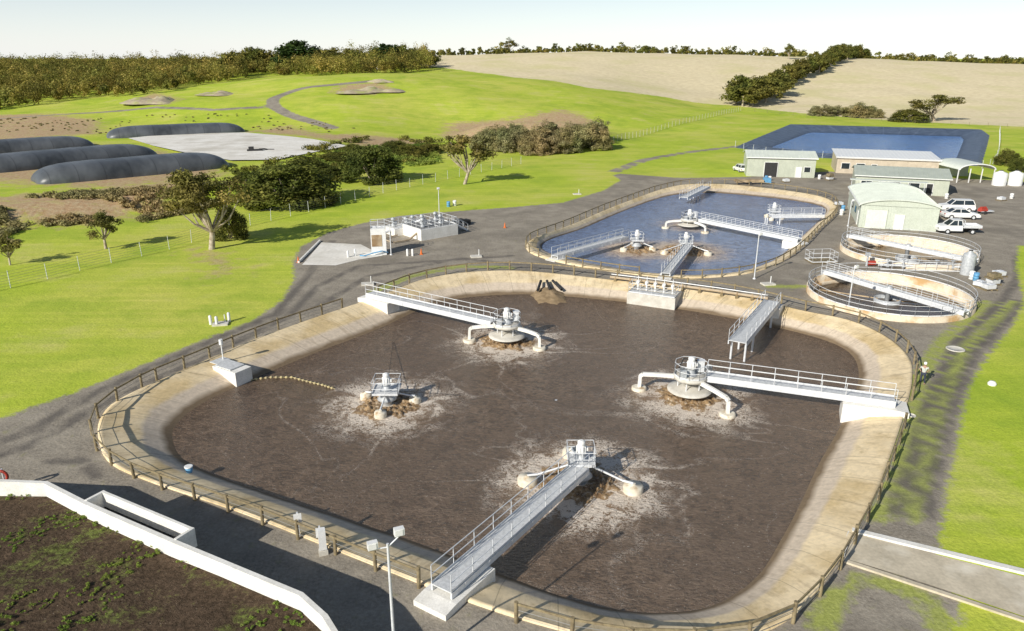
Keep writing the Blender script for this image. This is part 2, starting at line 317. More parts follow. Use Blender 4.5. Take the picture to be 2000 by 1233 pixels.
def basin(name,l_o,l_i,c,n,prof,mat,zi):
    a,po=lp(l_o,c,n);_,pi_=lp(l_i,c,n);VV=[];tt=[];ar=[]
    arc=np.concatenate([[0],np.cumsum(np.hypot(*np.diff(po,axis=0).T))])
    for f,z in prof:
        q=po+(pi_-po)*f;VV.append(np.column_stack([q,np.full(n,z)]));tt.append(np.full(n,min(max(f,0),1)));ar.append(arc)
    k=len(prof);FFq=[(j*n+i,(j+1)*n+i,(j+1)*n+(i+1)%n,j*n+(i+1)%n) for j in range(k-1) for i in range(n)]
    return npmesh(name,np.concatenate(VV),FFq,mat,{'t':np.concatenate(tt),'arc':np.concatenate(ar)},True)
M_ap1=apron_mat('tan_pond_lining',(.94,.77,.5),(.68,.57,.44),(.22,.16,.1))
nobj('concrete_apron',basin('concrete_apron',out1,in1,C1,260,[(-.03,-.5),(-.03,.1),(.03,.12),(.05,.08),(.3,-.08),(.55,-.3),(.62,-.42),(.8,-.72),(1,ZW),(1.3,-1.7)],M_ap1,ZW),kind='structure')
nobj('concrete_apron',basin('concrete_apron',out2,in2,C2,200,[(-.1,-.5),(-.1,.1),(.1,.12),(.15,.08),(.4,-.1),(.7,-.45),(1,ZW2),(1.8,-1.6)],M_ap1,ZW2),kind='structure')
M_lin,nt,b=base('black_blue_liner',.45,.4)
pos=nd(nt,'ShaderNodeNewGeometry').outputs['Position'];fr=mth(nt,'FRACT',mth(nt,'DIVIDE',attr(nt,'arc'),6.))
nl=noi(nt,pos,.5,6,.7);lc=mix(nt,rng(nt,nl,.3,.7),(.04,.06,.1),(.13,.17,.24));lc=mix(nt,rng(nt,attr(nt,'t'),.75,1.,0,.7),lc,(.03,.045,.085))
nt.links.new(mix(nt,rng(nt,mth(nt,'ABSOLUTE',mth(nt,'SUBTRACT',fr,.5)),.0,.05,.5,0.),lc,(.2,.25,.34)),b.inputs['Base Color']);bump(nt,b,nl,.9,.5)
nobj('pond_liner_bank',basin('pond_liner_bank',out3,in3,C3,360,[(-.32,-.3),(-.12,ZB3-.4),(-.02,ZB3),(.04,ZB3),(1,ZW3),(1.4,-1.6)],M_lin,ZW3),kind='structure')
AER=[(P(990,668,ZW),1.),(P(1345,775,ZW),1.),(P(757,790,ZW),1.),(P(1133,942,ZW),1.15)]
AER2=[(P(1243,487,ZW2),1.),(P(1335,490,ZW2),1.1),(P(1350,440,ZW2),.7)]
def water_mat(name,c1,c2,foamc,rough,bs,flecks,brown=None,wsc=1.,spec=.4,streak=.09,fam=1.):
    m,nt,b=base(name,rough,spec);pos=nd(nt,'ShaderNodeNewGeometry').outputs['Position'];f=attr(nt,'foam')
    wv=nd(nt,'ShaderNodeMapping',{'Vector':pos,'Rotation':(0,0,.5),'Scale':(1.,1.8,1)}).outputs[0]
    n1=noi(nt,wv,3.1*wsc,6,.66,.5);n1b=noi(nt,pos,.9*wsc,4,.6,1.);n2=noi(nt,pos,.1,5,.6,1.);n3=noi(nt,pos,7,4,.65)
    nn=mth(nt,'ADD',mth(nt,'MULTIPLY',n1,.65),mth(nt,'MULTIPLY',n1b,.35))
    col=mix(nt,rng(nt,nn,.38,.62),c1,c2);col=mix(nt,rng(nt,n2,.35,.65,0,.6),col,tuple(x*.6 for x in c2))  # ripple light and dark painted into the colour, same noise as bump
    if brown: col=mix(nt,rng(nt,f,.2,.7),col,brown)
    col=mix(nt,rng(nt,n3,.64,.74,0,flecks),col,foamc)
    s1=mth(nt,'ABSOLUTE',mth(nt,'SUBTRACT',noi(nt,pos,.06,3,.5,1.2),.5))
    f0=mth(nt,'MULTIPLY',f,rng(nt,noi(nt,pos,.55,5,.65,.8),.34,.62,.15,1.35))
    f2=mth(nt,'ADD',f0,rng(nt,s1,.0,.02,streak,0.))
    nf=noi(nt,pos,2.7,7,.8,.8);rid=mth(nt,'ABSOLUTE',mth(nt,'SUBTRACT',nf,.5))
    thr=rng(nt,f2,.03,.8,-.006,.12);fm=rng(nt,mth(nt,'SUBTRACT',thr,rid),0.,.035)
    col=mix(nt,mth(nt,'MULTIPLY',fm,.8*fam),col,foamc);nt.links.new(col,b.inputs['Base Color'])
    nt.links.new(rng(nt,fm,0.,1.,rough,.8),b.inputs['Roughness'])
    bump(nt,b,mth(nt,'ADD',nn,mth(nt,'MULTIPLY',n3,.2)),bs,.32);return m
def water(name,l_i,c,n,k,zw,mat,aer,grow=.35,fall=2.2):
    a,po=lp(l_i,c,n,grow);VV=[];c2=np.array([c[0],c[1]])
    fr=np.linspace(1,0.004,k)
    for q in fr: VV.append(np.column_stack([c2+(po-c2)*q,np.full(n,zw)]))
    VV=np.concatenate(VV);FFq=[(j*n+i,j*n+(i+1)%n,(j+1)*n+(i+1)%n,(j+1)*n+i) for j in range(k-1) for i in range(n)]
    fo=np.zeros(len(VV))
    for p,s in aer: 
        d=np.hypot(VV[:,0]-p[0],VV[:,1]-p[1]);fo=np.maximum(fo,s*.9*np.exp(-(np.maximum(d-2.,0)/fall)**1.1))
    me=npmesh(name,VV,FFq,mat,{'foam':fo},True);return nobj(name,me,kind='structure')
M_w1=water_mat('brown_effluent',(.06,.038,.023),(.24,.165,.11),(.9,.8,.68),.2,.85,.6,(.28,.18,.1),spec=.5,streak=.15)
M_w2=water_mat('effluent_sky_reflection_blue',(.06,.09,.17),(.26,.36,.58),(.68,.58,.46),.13,.8,.25,(.36,.22,.12),streak=.03,wsc=.6)  # blue of the reflected sky painted into the base colour
M_w3=water_mat('bright_blue_water',(.03,.12,.4),(.1,.27,.62),(.35,.5,.75),.12,.6,.3,None,.25,streak=0.,fam=0.)
M_w4=water_mat('dark_still_water',(.05,.03,.014),(.1,.06,.027),(.24,.15,.06),.12,.1,.1,streak=.05)
water('water',in1,C1,300,90,ZW,M_w1,AER,fall=2.5);water('water',in2,C2,200,60,ZW2,M_w2,AER2,fall=3.4);water('water',in3,C3,240,12,ZW3,M_w3,[])
# churned water round the aerators
m,nt,b=base('churned_brown_water',.4,.5);M_churn=m;pos=nd(nt,'ShaderNodeNewGeometry').outputs['Position']
n=noi(nt,pos,4.5,6,.8);nt.links.new(mix(nt,rng(nt,n,.52,.64,0,.85),mix(nt,rng(nt,noi(nt,pos,2.,5),.35,.65),(.19,.11,.05),(.48,.32,.16)),(.9,.8,.64)),b.inputs['Base Color']);bump(nt,b,n,1,.15)
from mathutils import noise as mn
def churn(p,s):
    g=Geo();n=110;rs=np.linspace(.5,3.6*s,30);vs=[]
    for r in rs:
        for i in range(n):
            t=2*math.pi*i/n;x_,y_=r*math.cos(t),r*math.sin(t)
            e=math.exp(-((r-1.5*s)/(.8*s))**2);w=mn.noise(Vector((x_*3.2+p.x,y_*3.2+p.y,3)))+.8*mn.noise(Vector((x_*7+p.x,y_*7,9)))
            edge=r-(2.7*s+1.3*mn.noise(Vector((math.cos(t)*2.5,math.sin(t)*2.5,p.x)))+.8*mn.noise(Vector((x_*2.5,y_*2.5,p.x))))
            k=min(1,max(0,-edge/.8));vs.append((x_,y_,-.06+k*(.05+.22*s*e*(.8+.9*w)+.05*w)))
    g.add(vs,[(j*n+i,j*n+(i+1)%n,(j+1)*n+(i+1)%n,(j+1)*n+i) for j in range(len(rs)-1) for i in range(n)],True)
    mobj('churned_water',g,M_churn,loc=p,kind='stuff',label='churned brown frothy water thrown up around aerator')
for p,s in AER: churn(p,1.)
churn(AER2[0][0],1.1);churn(AER2[1][0],1.3);churn(AER2[2][0],.8)
# ------------------------------------------------------------ bridges / aerators
def bridge(a,b_,label,w=1.15,abut=None,group='access bridges over treatment ponds',legs=None):
    a,b_=Vector(a),Vector(b_);rz=math.atan2(b_.y-a.y,b_.x-a.x);L=math.hypot(b_.x-a.x,b_.y-a.y);dz=b_.z-a.z
    t=thing('access_bridge',(a.x,a.y,0),rz,label,'bridge',group);z=lambda s_:a.z+dz*s_/L
    mobj('deck',Geo().beam((0,0,a.z),(L,0,b_.z),w,.07),M_grate,t)
    for s_ in (-1,1):
        g=Geo();g.beam((0,s_*w/2,a.z-.17),(L,s_*w/2,b_.z-.17),.09,.34)
        for i in range(int(L/2)): g.box((1+i*2,s_*(w/2+.05),z(1+i*2)-.17),(.06,.05,.3))
        mobj('girder',g,M_galv,t)
        mobj('handrail',Geo().rail([(0,s_*w/2,a.z),(L,s_*w/2,b_.z)],1.05,1.6,.027),M_galv,t)
    if abut:
        l,ww,zb=abut;g=Geo();g.side([(-.9,-.25),(l,zb),(l,z(l)-.38),(-.1,z(0)-.36),(-.9,z(0)-.45)],-ww/2,ww/2);mobj('abutment',g,M_white,t)
    if legs:
        for x_ in legs:
            for s_ in (-1,1): mobj('leg',Geo().tube((x_,s_*w*.4,-3),(x_,s_*w*.4,z(x_)-.3),.1,n=8),M_galv,t)
    return t
def motor(t,c,z,s=1.):
    g=Geo();g.lathe([(.42*s,0),(.42*s,.08),(.3*s,.1),(.26*s,.45*s)],(c[0],c[1],z),16);mobj('gearbox',g,M_motor,t)
    g=Geo();z0=z+.45*s;g.lathe([(.24*s,0),(.27*s,.02),(.27*s,.6*s),(.22*s,.66*s),(.24*s,.68*s),(.24*s,.86*s),(.12*s,.93*s)],(c[0],c[1],z0),16)
    for i in range(10):
        a=i*math.pi/5;g.box((c[0]+.28*s*math.cos(a),c[1]+.28*s*math.sin(a),z0+.32*s),(.06*s,.02,.5*s),a)
    g.box((c[0]+.34*s,c[1],z0+.35*s),(.16*s,.2*s,.22*s));mobj('motor',g,M_wpaint,t)
def aerator(p,angs,zd,label,Rm=3.7,box=True):
    t=thing('surface_aerator',p,0,label,'aerator','surface aerators')
    g=Geo();g.lathe([(.5,zd-.3),(1.25,zd-.28),(1.3,zd),(.5,zd)],n=28);mobj('platform',g,M_conc,t)
    g=Geo();g.lathe([(.25,.45),(.6,.4),(1.4,.52),(1.7,.62),(1.7,.69),(1.3,.75),(.5,.95)],n=32);mobj('spray_dish',g,M_conc,t)
    for k in (.3,1.6,2.9,4.2,5.4): mobj('hanger',Geo().tube((.9*math.cos(k),.9*math.sin(k),.7),(.9*math.cos(k),.9*math.sin(k),zd-.28),.05,n=6),M_galv,t)
    pts=[(1.25*math.cos(i*math.pi/5),1.25*math.sin(i*math.pi/5),zd) for i in range(10)];mobj('handrail',Geo().rail(pts,1.05,1.,.025,closed=True),M_galv,t)
    for a in angs:
        a=math.radians(a);c,s_=math.cos(a),math.sin(a);Q=lambda r,z:(r*c,r*s_,z);g=Geo()
        pr=[(.9,zd-.26),(2.3,zd-.34),(Rm-.25,zd-.48),(Rm-.03,zd-.66),(Rm,.2)]
        for i,(A_,B_) in enumerate(zip(pr[:-1],pr[1:])): g.beam(Q(*A_),Q(*B_),.24,.3-.012*i)
        mobj('arm',g,M_white,t)
        mobj('footing',Geo().lathe([(.56,-1.2),(.6,.0),(.6,.2),(.52,.25)],Q(Rm,0),18),M_float,t)
    motor(t,(0,0),zd,1.1)
    if box:
        g=Geo();g.box((.85,.45,zd+.55),(.5,.35,.9));g.box((.85,.45,zd+1.03),(.6,.45,.06));mobj('control_box',g,M_galv,t)
        mobj('cable_tray',Geo().path([(-.8,.6,zd+.3),(-.4,.9,zd+1.),(.6,.7,zd+.9)],.05),M_dark,t)
        mobj('junction_box',Geo().box((-.7,-.55,zd+.3),(.45,.35,.6)),M_motor,t)
    return t
def floater(p,angs,label,zd=1.3,Rm=2.9,rf=.62,pl=1.1):
    t=thing('floating_aerator',p,0,label,'aerator','floating aerators')
    mobj('platform',Geo().box((0,0,zd),(pl*1.5,pl*1.5,.08)),M_grate,t)
    h=pl*.75;mobj('handrail',Geo().rail([(-h,-h,zd),(h,-h,zd),(h,h,zd),(-h,h,zd)],.95,1.,.025,closed=True),M_galv,t)
    mobj('draft_tube',Geo().lathe([(.35,-.6),(.35,.3),(.75,.5),(.6,.65),(.3,zd-.05)],n=20),M_motor,t)
    for a in angs:
        a=math.radians(a);c,s_=math.cos(a),math.sin(a)
        g=Geo();g.tube((.3*c,.3*s_,zd-.15),(Rm*c*.8,Rm*s_*.8,.62),.07);g.tube((Rm*c*.8,Rm*s_*.8,.62),(Rm*c,Rm*s_,.55),.08);mobj('arm',g,M_galv,t)
        g=Geo();g.lathe([(rf*.9,-.35),(rf,-.25),(rf,.36),(rf*.9,.45),(.16,.47),(.14,.55)],(Rm*c,Rm*s_,0),22);mobj('float_drum',g,M_float,t)
    motor(t,(0,0),zd+.02,1.);return t
A0,A1,A2_,A3=[a[0] for a in AER]
lab_b='galvanised steel walkway bridge with handrails over brown pond'
aerator(A0,[178,-32,72],1.85,'pale concrete three-armed surface aerator standing in brown pond',3.5)
bridge(P(722,572,.9),Vector((A0.x-1.2,A0.y+.5,ZW+1.87)),lab_b,abut=(3.2,1.8,-1.3))
aerator(A1,[-57,160,52],1.85,'pale concrete three-armed surface aerator beside long walkway',3.9)
bridge(P(1748,782,.85),Vector((A1.x+1.25,A1.y,ZW+1.87)),lab_b,abut=(3.4,2.,-1.3))
floater(A2_,[-95,10,150],'small floating aerator with caged motor in churning water',1.2,2.1,.46,1.3)
floater(A3,[182,-18,95],'floating aerator with cream drum floats at bridge end',1.55,3.3,.62)
bridge(P(862,1150,.75),Vector((A3.x-.1,A3.y-.8,ZW+1.57)),lab_b,abut=(3.,1.9,-1.3))
bridge(P(1508,588,.9),P(1440,668,.9),'short steel walkway on legs above brown pond',1.5,legs=[2.5,9.8,12.5],abut=(1.,2.,-.8))
lb2='galvanised walkway bridge over blue-grey pond'
bridge(P(1083,500,.5),P(1222,462,.5),lb2,1.,abut=(1.5,1.6,-1))
floater(P(1243,487,ZW2),[-150,-20,90],'floating aerator with small drums in blue-grey pond',1.3,2.2,.5)
bridge(P(1300,534,.5),P(1345,478,.5),lb2,1.,abut=(1.5,1.6,-1))
floater(P(1338,492,ZW2),[200,-35,80],'floating aerator with drums at walkway end',1.3,3.2,.55)
aerator(P(1345,447,ZW2),[175,-60,60],1.5,'pale concrete armed aerator in blue-grey pond',3.5)
bridge(P(1562,468,.6),P(1365,428,.7),lb2,1.,abut=(2.,1.8,-1))
bridge(P(1380,364,.6),P(1335,386,.6),lb2,1.5,legs=[6,8])
bridge(P(1608,420,.6),P(1505,421,.6),lb2,1.,legs=[7,9])
floater(P(1510,428,ZW2),[120,-120,0],'floating aerator beside walkway in blue-grey pond',1.3,1.4,.4)
t=thing('mooring_cable',A2_,0,'thin dark mooring cables holding floating aerator','cable')
for u,v in ((768,668),(900,772)): mobj('cable',Geo().tube((0,0,1.2),P(u,v,ZW+.05)-A2_,.02,n=5),M_dark,t)
# weir box with actuators
p=P(1236,560,.3);q=P(1328,572,.3);rz=math.atan2(q.y-p.y,q.x-p.x);L=(q-p).length
t=thing('outlet_weir_structure',(p.x,p.y,0),rz,'pale concrete outlet box with row of valve actuators and handrails','weir')
g=Geo();g.side([(0,-1.3),(L,-1.3),(L,.2),(0,.2)],-2.0,.9);mobj('concrete_box',g,M_conc,t)
for i in range(5):
    x_=.7+i*(L-1.4)/4;g=Geo();g.tube((x_,-.4,.2),(x_,-.4,1.),.09);g.tube((x_,-.4,1.),(x_,-.4,1.75),.04);g.box((x_,-.4,1.05),(.32,.3,.3));g.tube((x_,-.7,1.05),(x_,-.5,1.05),.14);mobj('valve_actuator',g,M_wpaint,t)
mobj('handrail',Geo().rail([(.1,.8,.2),(.1,-1.9,.2),(L-.1,-1.9,.2),(L-.1,.8,.2)],1.05,1.3,.027),M_galv,t)
mobj('walkway_deck',Geo().box((L/2,-1.4,.25),(L-.3,.9,.06)),M_grate,t)
# inlet pipes mound
p=P(1072,570,-.7);t=thing('inlet_pipe_group',p,.1,'dark inlet pipes emerging from stained concrete bank','pipe')
g=Geo();n=22;vs=[]
for j in range(6):
    for i in range(n):
        a=2*math.pi*i/n;r=(2.5-j*.42)*(1+.16*math.sin(i*2.3+j)+.08*math.sin(i*5.));vs.append((r*math.cos(a),r*math.sin(a)*1.7,-.55+.17*j))
g.add(vs,[(j*n+i,j*n+(i+1)%n,(j+1)*n+(i+1)%n,(j+1)*n+i) for j in range(5) for i in range(n)]+[tuple(range(5*n,6*n))],True);mobj('concrete_mound',g,mk('dark_sludge_crust',(.22,.155,.085),(.4,.29,.17),1.5,.9,.6),t)
for i,x_ in enumerate((-1.3,.1,1.4)): mobj('pipe',Geo().tube((x_*.5,1.9,.72),(x_,-.3,.28),.15,n=14,cap=False).tube((x_*.5,1.8,.7),(x_,-.2,.26),.12,n=14),M_dark,t)
# pipe run along bank
t=thing('pipeline',P(1190,541,.0),0,'brown pipeline on supports along the pond bank','pipe');o=t.location
pp=[P(u,v,.5)-Vector((o.x,o.y,0)) for u,v in ((1192,541),(1290,553),(1400,568),(1500,583))];g=Geo().path(pp,.15,10);mobj('pipe',g,M_pipe,t)
g=Geo().path([q_+Vector((.2,.6,.15)) for q_ in pp],.06,8);mobj('pipe',g,M_galv,t)
for a,b_ in zip(pp[:-1],pp[1:]):
    for k in (.1,.4,.7):
        q_=a.lerp(b_,k);mobj('pipe_support',Geo().box((q_.x,q_.y,.22),(.25,.25,.5)),M_wood,t);mobj('flange',Geo().tube(q_-Vector((.06,-.01,0)),q_+Vector((.06,-.01,0)),.22,n=12),M_oldc,t)
# sampler box with pole
p=P(455,724,-.2);t=thing('inlet_chamber',p,-.55,'white concrete inlet chamber with camera pole on pond bank','concrete chamber')
mobj('concrete_box',Geo().side([(-1.5,.35),(-1.1,-1),(1.3,-1.2),(1.3,.35)],-.8,.8),M_white,t)
mobj('cover',Geo().box((-.3,0,.42),(1.8,1.4,.08)).box((-1.9,.3,.35),(1.,1.3,.06)),M_grate,t)
g=Geo();g.tube((-1.9,.6,.3),(-1.9,.6,1.8),.05);g.tube((-1.9,.6,1.7),(-1.9,.6,2.15),.16,n=10);mobj('instrument_pole',g,M_wpaint,t)
# rope with floats
t=thing('float_line',P(490,742,ZW),0,'line of small yellow floats on brown water','float line');o=t.location
rp=[P(u,v,ZW+.05)-o for u,v in ((490,742),(530,737),(570,737),(600,745),(630,752),(655,760))]
c_=[];
for a,b_ in zip(rp[:-1],rp[1:]):
    for k in range(4): c_.append(a.lerp(b_,k/4))
mobj('rope',Geo().path(rp,.03,5),M_rope,t)
fm=Geo();fm.lathe([(.05,-.1),(.13,-.06),(.14,.05),(.05,.1)],n=8)
for q_ in c_: mobj('float_ball',fm,M_rope,t,loc=q_)
# ------------------------------------------------------------ clarifiers
def clarifier(c,ang,zw,label,full=False):
    c=Vector((c.x,c.y,0));t=thing('clarifier_tank',c,0,label,'tank','circular clarifier tanks');r=RC
    mobj('tank_wall',Geo().lathe([(r,-.3),(r,.6),(r-.3,.6),(r-.32,-1.6),(r-.4,-3.5)],n=72,cap=False),M_clar,t)
    mobj('launder_ring',Geo().lathe([(r-.33,zw+.3),(r-.7,zw+.3),(r-.7,zw-.2),(r-.74,zw-.2),(r-.74,zw+.38),(r-.68,zw+.4)],n=72,cap=False),M_clar,t)
    pts=[(math.cos(i*math.pi/20)*(r-.1),math.sin(i*math.pi/20)*(r-.1),.6) for i in range(40)];mobj('handrail',Geo().rail(pts,1.05,1.3,.027,closed=True),M_galv,t)
    mobj('feedwell',Geo().lathe([(1.3,zw-.5),(1.3,zw+.4),(1.22,zw+.4),(1.22,zw-.5)],n=32,cap=False),M_motor,t)
    mobj('centre_column',Geo().lathe([(.25,-3),(.25,.6),(.4,.65),(.4,1.1),(.2,1.3)],n=16),M_motor,t)
    w=Geo();w.lathe([(r-.35,zw),(.02,zw)],n=72,cap=False);me=npmesh('water',[v for v in w.v],w.f,M_w4,{'foam':np.zeros(len(w.v))},True);nobj('water',me,loc=c,kind='structure')
    a=math.radians(ang);dr=Vector((math.cos(a),math.sin(a),0))
    b=bridge(c+dr*(r+.3)+Vector((0,0,.95)),c-dr*(r+.3 if full else .8)+Vector((0,0,.95)),'galvanised walkway bridge across circular clarifier tank',.8,group='clarifier bridges')
    for s_ in (.4,1.8): mobj('scraper_arm',Geo().beam((.9*math.cos(a+s_*2),.9*math.sin(a+s_*2),zw+.2),tuple(Vector((math.cos(a+s_*2),math.sin(a+s_*2),0))*(r-1.2)+Vector((0,0,zw+.1))),.08,.12),M_oldc,t)
M_clar=mk('clarifier_concrete',(.82,.72,.56),(.7,.58,.42),.8,.9,.3,stain=(.52,.33,.15))
clarifier(CLN,-62,-.45,'large round clarifier tank with rust-stained concrete rim and dark water',True)
clarifier(CLF,-55,-.8,'round clarifier tank with low water and pale stained inner wall',True)
# ------------------------------------------------------------ raised tank with soil
ZT=2.2
wl=[P(u,v,ZT) for u,v in [(-260,920),(0,936),(93,940),(172,980),(338,1052),(430,1090),(592,1157),(640,1200),(668,1245),(720,1380)]]
t=thing('raised_tank',P(172,980,0),0,'white-walled raised tank filled with dark overgrown soil','tank');o=Vector((t.location.x,t.location.y,0))
wl2=[w_-o for w_ in wl];g=Geo()
def thick(pl,w):
    L_=[];
    for i,p_ in enumerate(pl):
        a=pl[max(i-1,0)];b_=pl[min(i+1,len(pl)-1)];d=Vector((b_.x-a.x,b_.y-a.y)).normalized();L_.append(Vector((p_.x+d.y*w,p_.y-d.x*w)))
    return L_
inn=thick(wl2,.24)
vs=[];n=len(wl2)
for a,b_ in zip(wl2,inn): vs+=[(a.x,a.y,-.1),(a.x,a.y,ZT),(b_.x,b_.y,ZT),(b_.x,b_.y,-.1)]
g.add(vs,[(i*4+j,(i+1)*4+j,(i+1)*4+(j+1)%4,i*4+(j+1)%4) for i in range(n-1) for j in range(4)]);mobj('tank_wall',g,M_white,t)
a,b_=wl2[3],wl2[4];d=(b_-a).normalized();nn=Vector((-d.y,d.x,0));g=Geo()
a2,b2=a-d*.2,b_+d*.15;W=.95
g.beam(a2+nn*W+Vector((0,0,-.5)),b2+nn*W+Vector((0,0,-.5)),.16,1.06);g.beam(a2-d*.0+Vector((0,0,-.5)),a2+nn*(W+.1)+Vector((0,0,-.5)),.16,1.05);g.beam(b2+Vector((0,0,-.5)),b2+nn*(W+.1)+Vector((0,0,-.5)),.16,1.05);g.beam(a2+nn*W*.5+Vector((0,0,-1.)),b2+nn*W*.5+Vector((0,0,-1.)),W,.1)
mobj('overflow_trough',g,M_white,t)
mobj('trough_bed',Geo().beam(a2+nn*W*.5+Vector((0,0,-.88)),b2+nn*W*.5+Vector((0,0,-.88)),W-.16,.06),M_dark,t)
m,nt,b=base('dark_soil',.95,.1);M_soil=m;pos=nd(nt,'ShaderNodeNewGeometry').outputs['Position'];n3=noi(nt,pos,4,6,.75);n1=noi(nt,pos,.45,6,.7)
col=mix(nt,rng(nt,n3,.3,.7),(.045,.032,.02),(.19,.13,.085));col=mix(nt,rng(nt,mth(nt,'ADD',n1,mth(nt,'MULTIPLY',mth(nt,'SUBTRACT',n3,.5),.5)),.54,.68,0,.9),col,mix(nt,rng(nt,n3,.35,.65),(.07,.08,.02),(.28,.34,.08)));nt.links.new(mix(nt,rng(nt,noi(nt,pos,13,3),.66,.74),col,(.42,.35,.26)),b.inputs['Base Color']);bump(nt,b,n3,1,.25)
soil=[Vector((p_.x+o.x,p_.y+o.y)) for p_ in inn]+[Vector((-60,-10))];sx=np.array([p_[:] for p_ in soil])
gp=grid(-50,6,8,52,.5,0);vx=[Vector(p_) for p_ in gp if sdpoly(sx,np.array([p_[0]]),np.array([p_[1]]))[0]>.25]+soil
oo=len(vx)-len(soil);rv,_,rf,_,_,_=delaunay_2d_cdt(vx,[(oo+i,oo+(i+1)%len(soil)) for i in range(len(soil))],[],1,1e-5,False)
zz=[(p_[0],p_[1],1.35+.16*mn.noise(Vector((p_[0]*.6,p_[1]*.6,1)))+.08*mn.noise(Vector((p_[0]*2,p_[1]*2,5)))) for p_ in rv];g=Geo();g.add(zz,[f if (Vector(rv[f[1]])-Vector(rv[f[0]])).cross(Vector(rv[f[2]])-Vector(rv[f[0]]))>0 else f[::-1] for f in rf],True);mobj('soil_ground',g,M_soil,kind='structure')
# ------------------------------------------------------------ foliage
def leaves(C,rad,per,size,rs,center=None,sq=.8,tbase=None):
    C=np.asarray(C,float);rad=np.asarray(rad,float);N=len(C)
    d=rs.normal(size=(N*per,3));d/=np.linalg.norm(d,axis=1)[:,None];rr=rs.uniform(0,1,N*per)**.45
    c=np.repeat(C,per,0);r=np.repeat(rad,per);off=d*(r*rr)[:,None];off[:,2]*=sq;p=c+off
    nrm=d+rs.normal(size=d.shape)*.55+np.array([0,0,.25]);nrm/=np.linalg.norm(nrm,axis=1)[:,None]
    a=np.cross(nrm,rs.normal(size=d.shape));a/=np.linalg.norm(a,axis=1)[:,None]+1e-9;b=np.cross(nrm,a)
    s=size*rs.uniform(.5,1.3,len(p))[:,None];a=a*s;b=b*s*.7
    V=np.stack([p-a,p-b*.8,p+a,p+b],1).reshape(-1,3);Fq=np.arange(len(V)).reshape(-1,4)
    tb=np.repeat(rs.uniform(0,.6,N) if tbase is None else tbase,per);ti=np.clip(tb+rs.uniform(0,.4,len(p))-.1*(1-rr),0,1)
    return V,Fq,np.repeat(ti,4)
def blob(n,ce,rx,rz,rs,shell=.5,low=-1.):
    out=[]
    while len(out)<n:
        d=rs.normal(size=3);d/=np.linalg.norm(d)
        if d[2]<low: continue
        k=rs.uniform(shell,1);out.append(np.array(ce)+d*np.array([rx,rx,rz])*k*rs.uniform(.8,1.08))
    return np.array(out)
PROTO={}
def proto(kind,seed):
    rs=np.random.RandomState(seed);g=Geo()
    if kind=='gum':
        fork=Vector((.3,0,2.0));C=np.concatenate([blob(34,(.2,.2,6.2),4.2,2.9,rs,.4,-.75),blob(10,(-1.5,.5,8.2),1.8,1.2,rs,.3)]);rad=rs.uniform(.7,1.35,len(C));per,sz,mat=150,.17,F_gum
        g.tube((0,0,-.3),fork,.34,.26,10)
        for i in range(0,len(C),3):
            q=Vector(C[i]);m_=fork.lerp(q,.5)+Vector((rs.uniform(-.4,.4),rs.uniform(-.4,.4),-.5));g.tube(fork,m_,.17,.11,6);g.tube(m_,q,.11,.03,5)
    elif kind=='small':
        fork=Vector((.1,0,2.2));C=blob(26,(0,0,5.9),3.7,3.3,rs,.3,-.75);rad=rs.uniform(.7,1.3,len(C));per,sz,mat=120,.2,F_gum
        g.tube((0,0,-.3),fork,.3,.22,8)
        for i in range(0,len(C),2): g.tube(fork,Vector(C[i]),.14,.03,5)
    elif kind=='sparse':
        fork=Vector((.6,0,2.2));C=np.concatenate([blob(13,(-1.8,0,7.4),2.4,1.8,rs,.3),blob(13,(2.6,0,6.4),2.4,1.8,rs,.3),blob(6,(.2,0,8.8),1.6,.8,rs,.2)]);rad=rs.uniform(.65,1.25,len(C));per,sz,mat=110,.2,F_gum
        g.tube((0,0,-.3),fork,.3,.22,8);
        for i in range(0,len(C),2):
            q=Vector(C[i]);m_=fork.lerp(q,.55)+Vector((rs.uniform(-.3,.3),0,-.4));g.tube(fork,m_,.15,.1,6);g.tube(m_,q,.1,.03,5)
    elif kind in('bush','shrub'):
        C=blob(80,(0,0,3.6),5.2,5.2,rs,.55,-.5);C[:,2]=np.maximum(C[:,2],.7);rad=rs.uniform(.8,1.8,len(C))
        k=rs.uniform(0,2*math.pi,26);C=np.concatenate([C,np.stack([np.cos(k)*4.6,np.sin(k)*4.6,rs.uniform(.4,1.8,26)],1)]);rad=np.concatenate([rad,rs.uniform(.8,1.4,26)]);per,sz,mat=120,.24,(F_bush if kind=='bush' else F_grey)
        for i in range(0,60,8): g.tube((0,0,-.2),Vector(C[i])*.8,.15,.04,5)
    elif kind=='cypress':
        C=np.concatenate([blob(50,(0,0,5.4),4.3,4.6,rs,.6,-.75)]);rad=rs.uniform(.9,1.7,len(C));per,sz,mat=100,.35,F_dark;g.tube((0,0,-.3),(0,0,6),.45,.2,8)
    elif kind=='belt':
        C=blob(32,(0,0,5.0),4.4,4.6,rs,.5,-.8);rad=rs.uniform(1.,1.9,len(C));per,sz,mat=80,.4,F_belt;g.tube((0,0,-.3),(0,0,5),.3,.15,6)
    V,Fq,ti=leaves(C,rad,per,sz,rs);return g,npmesh('crown',V,Fq,mat,{'tint':ti})
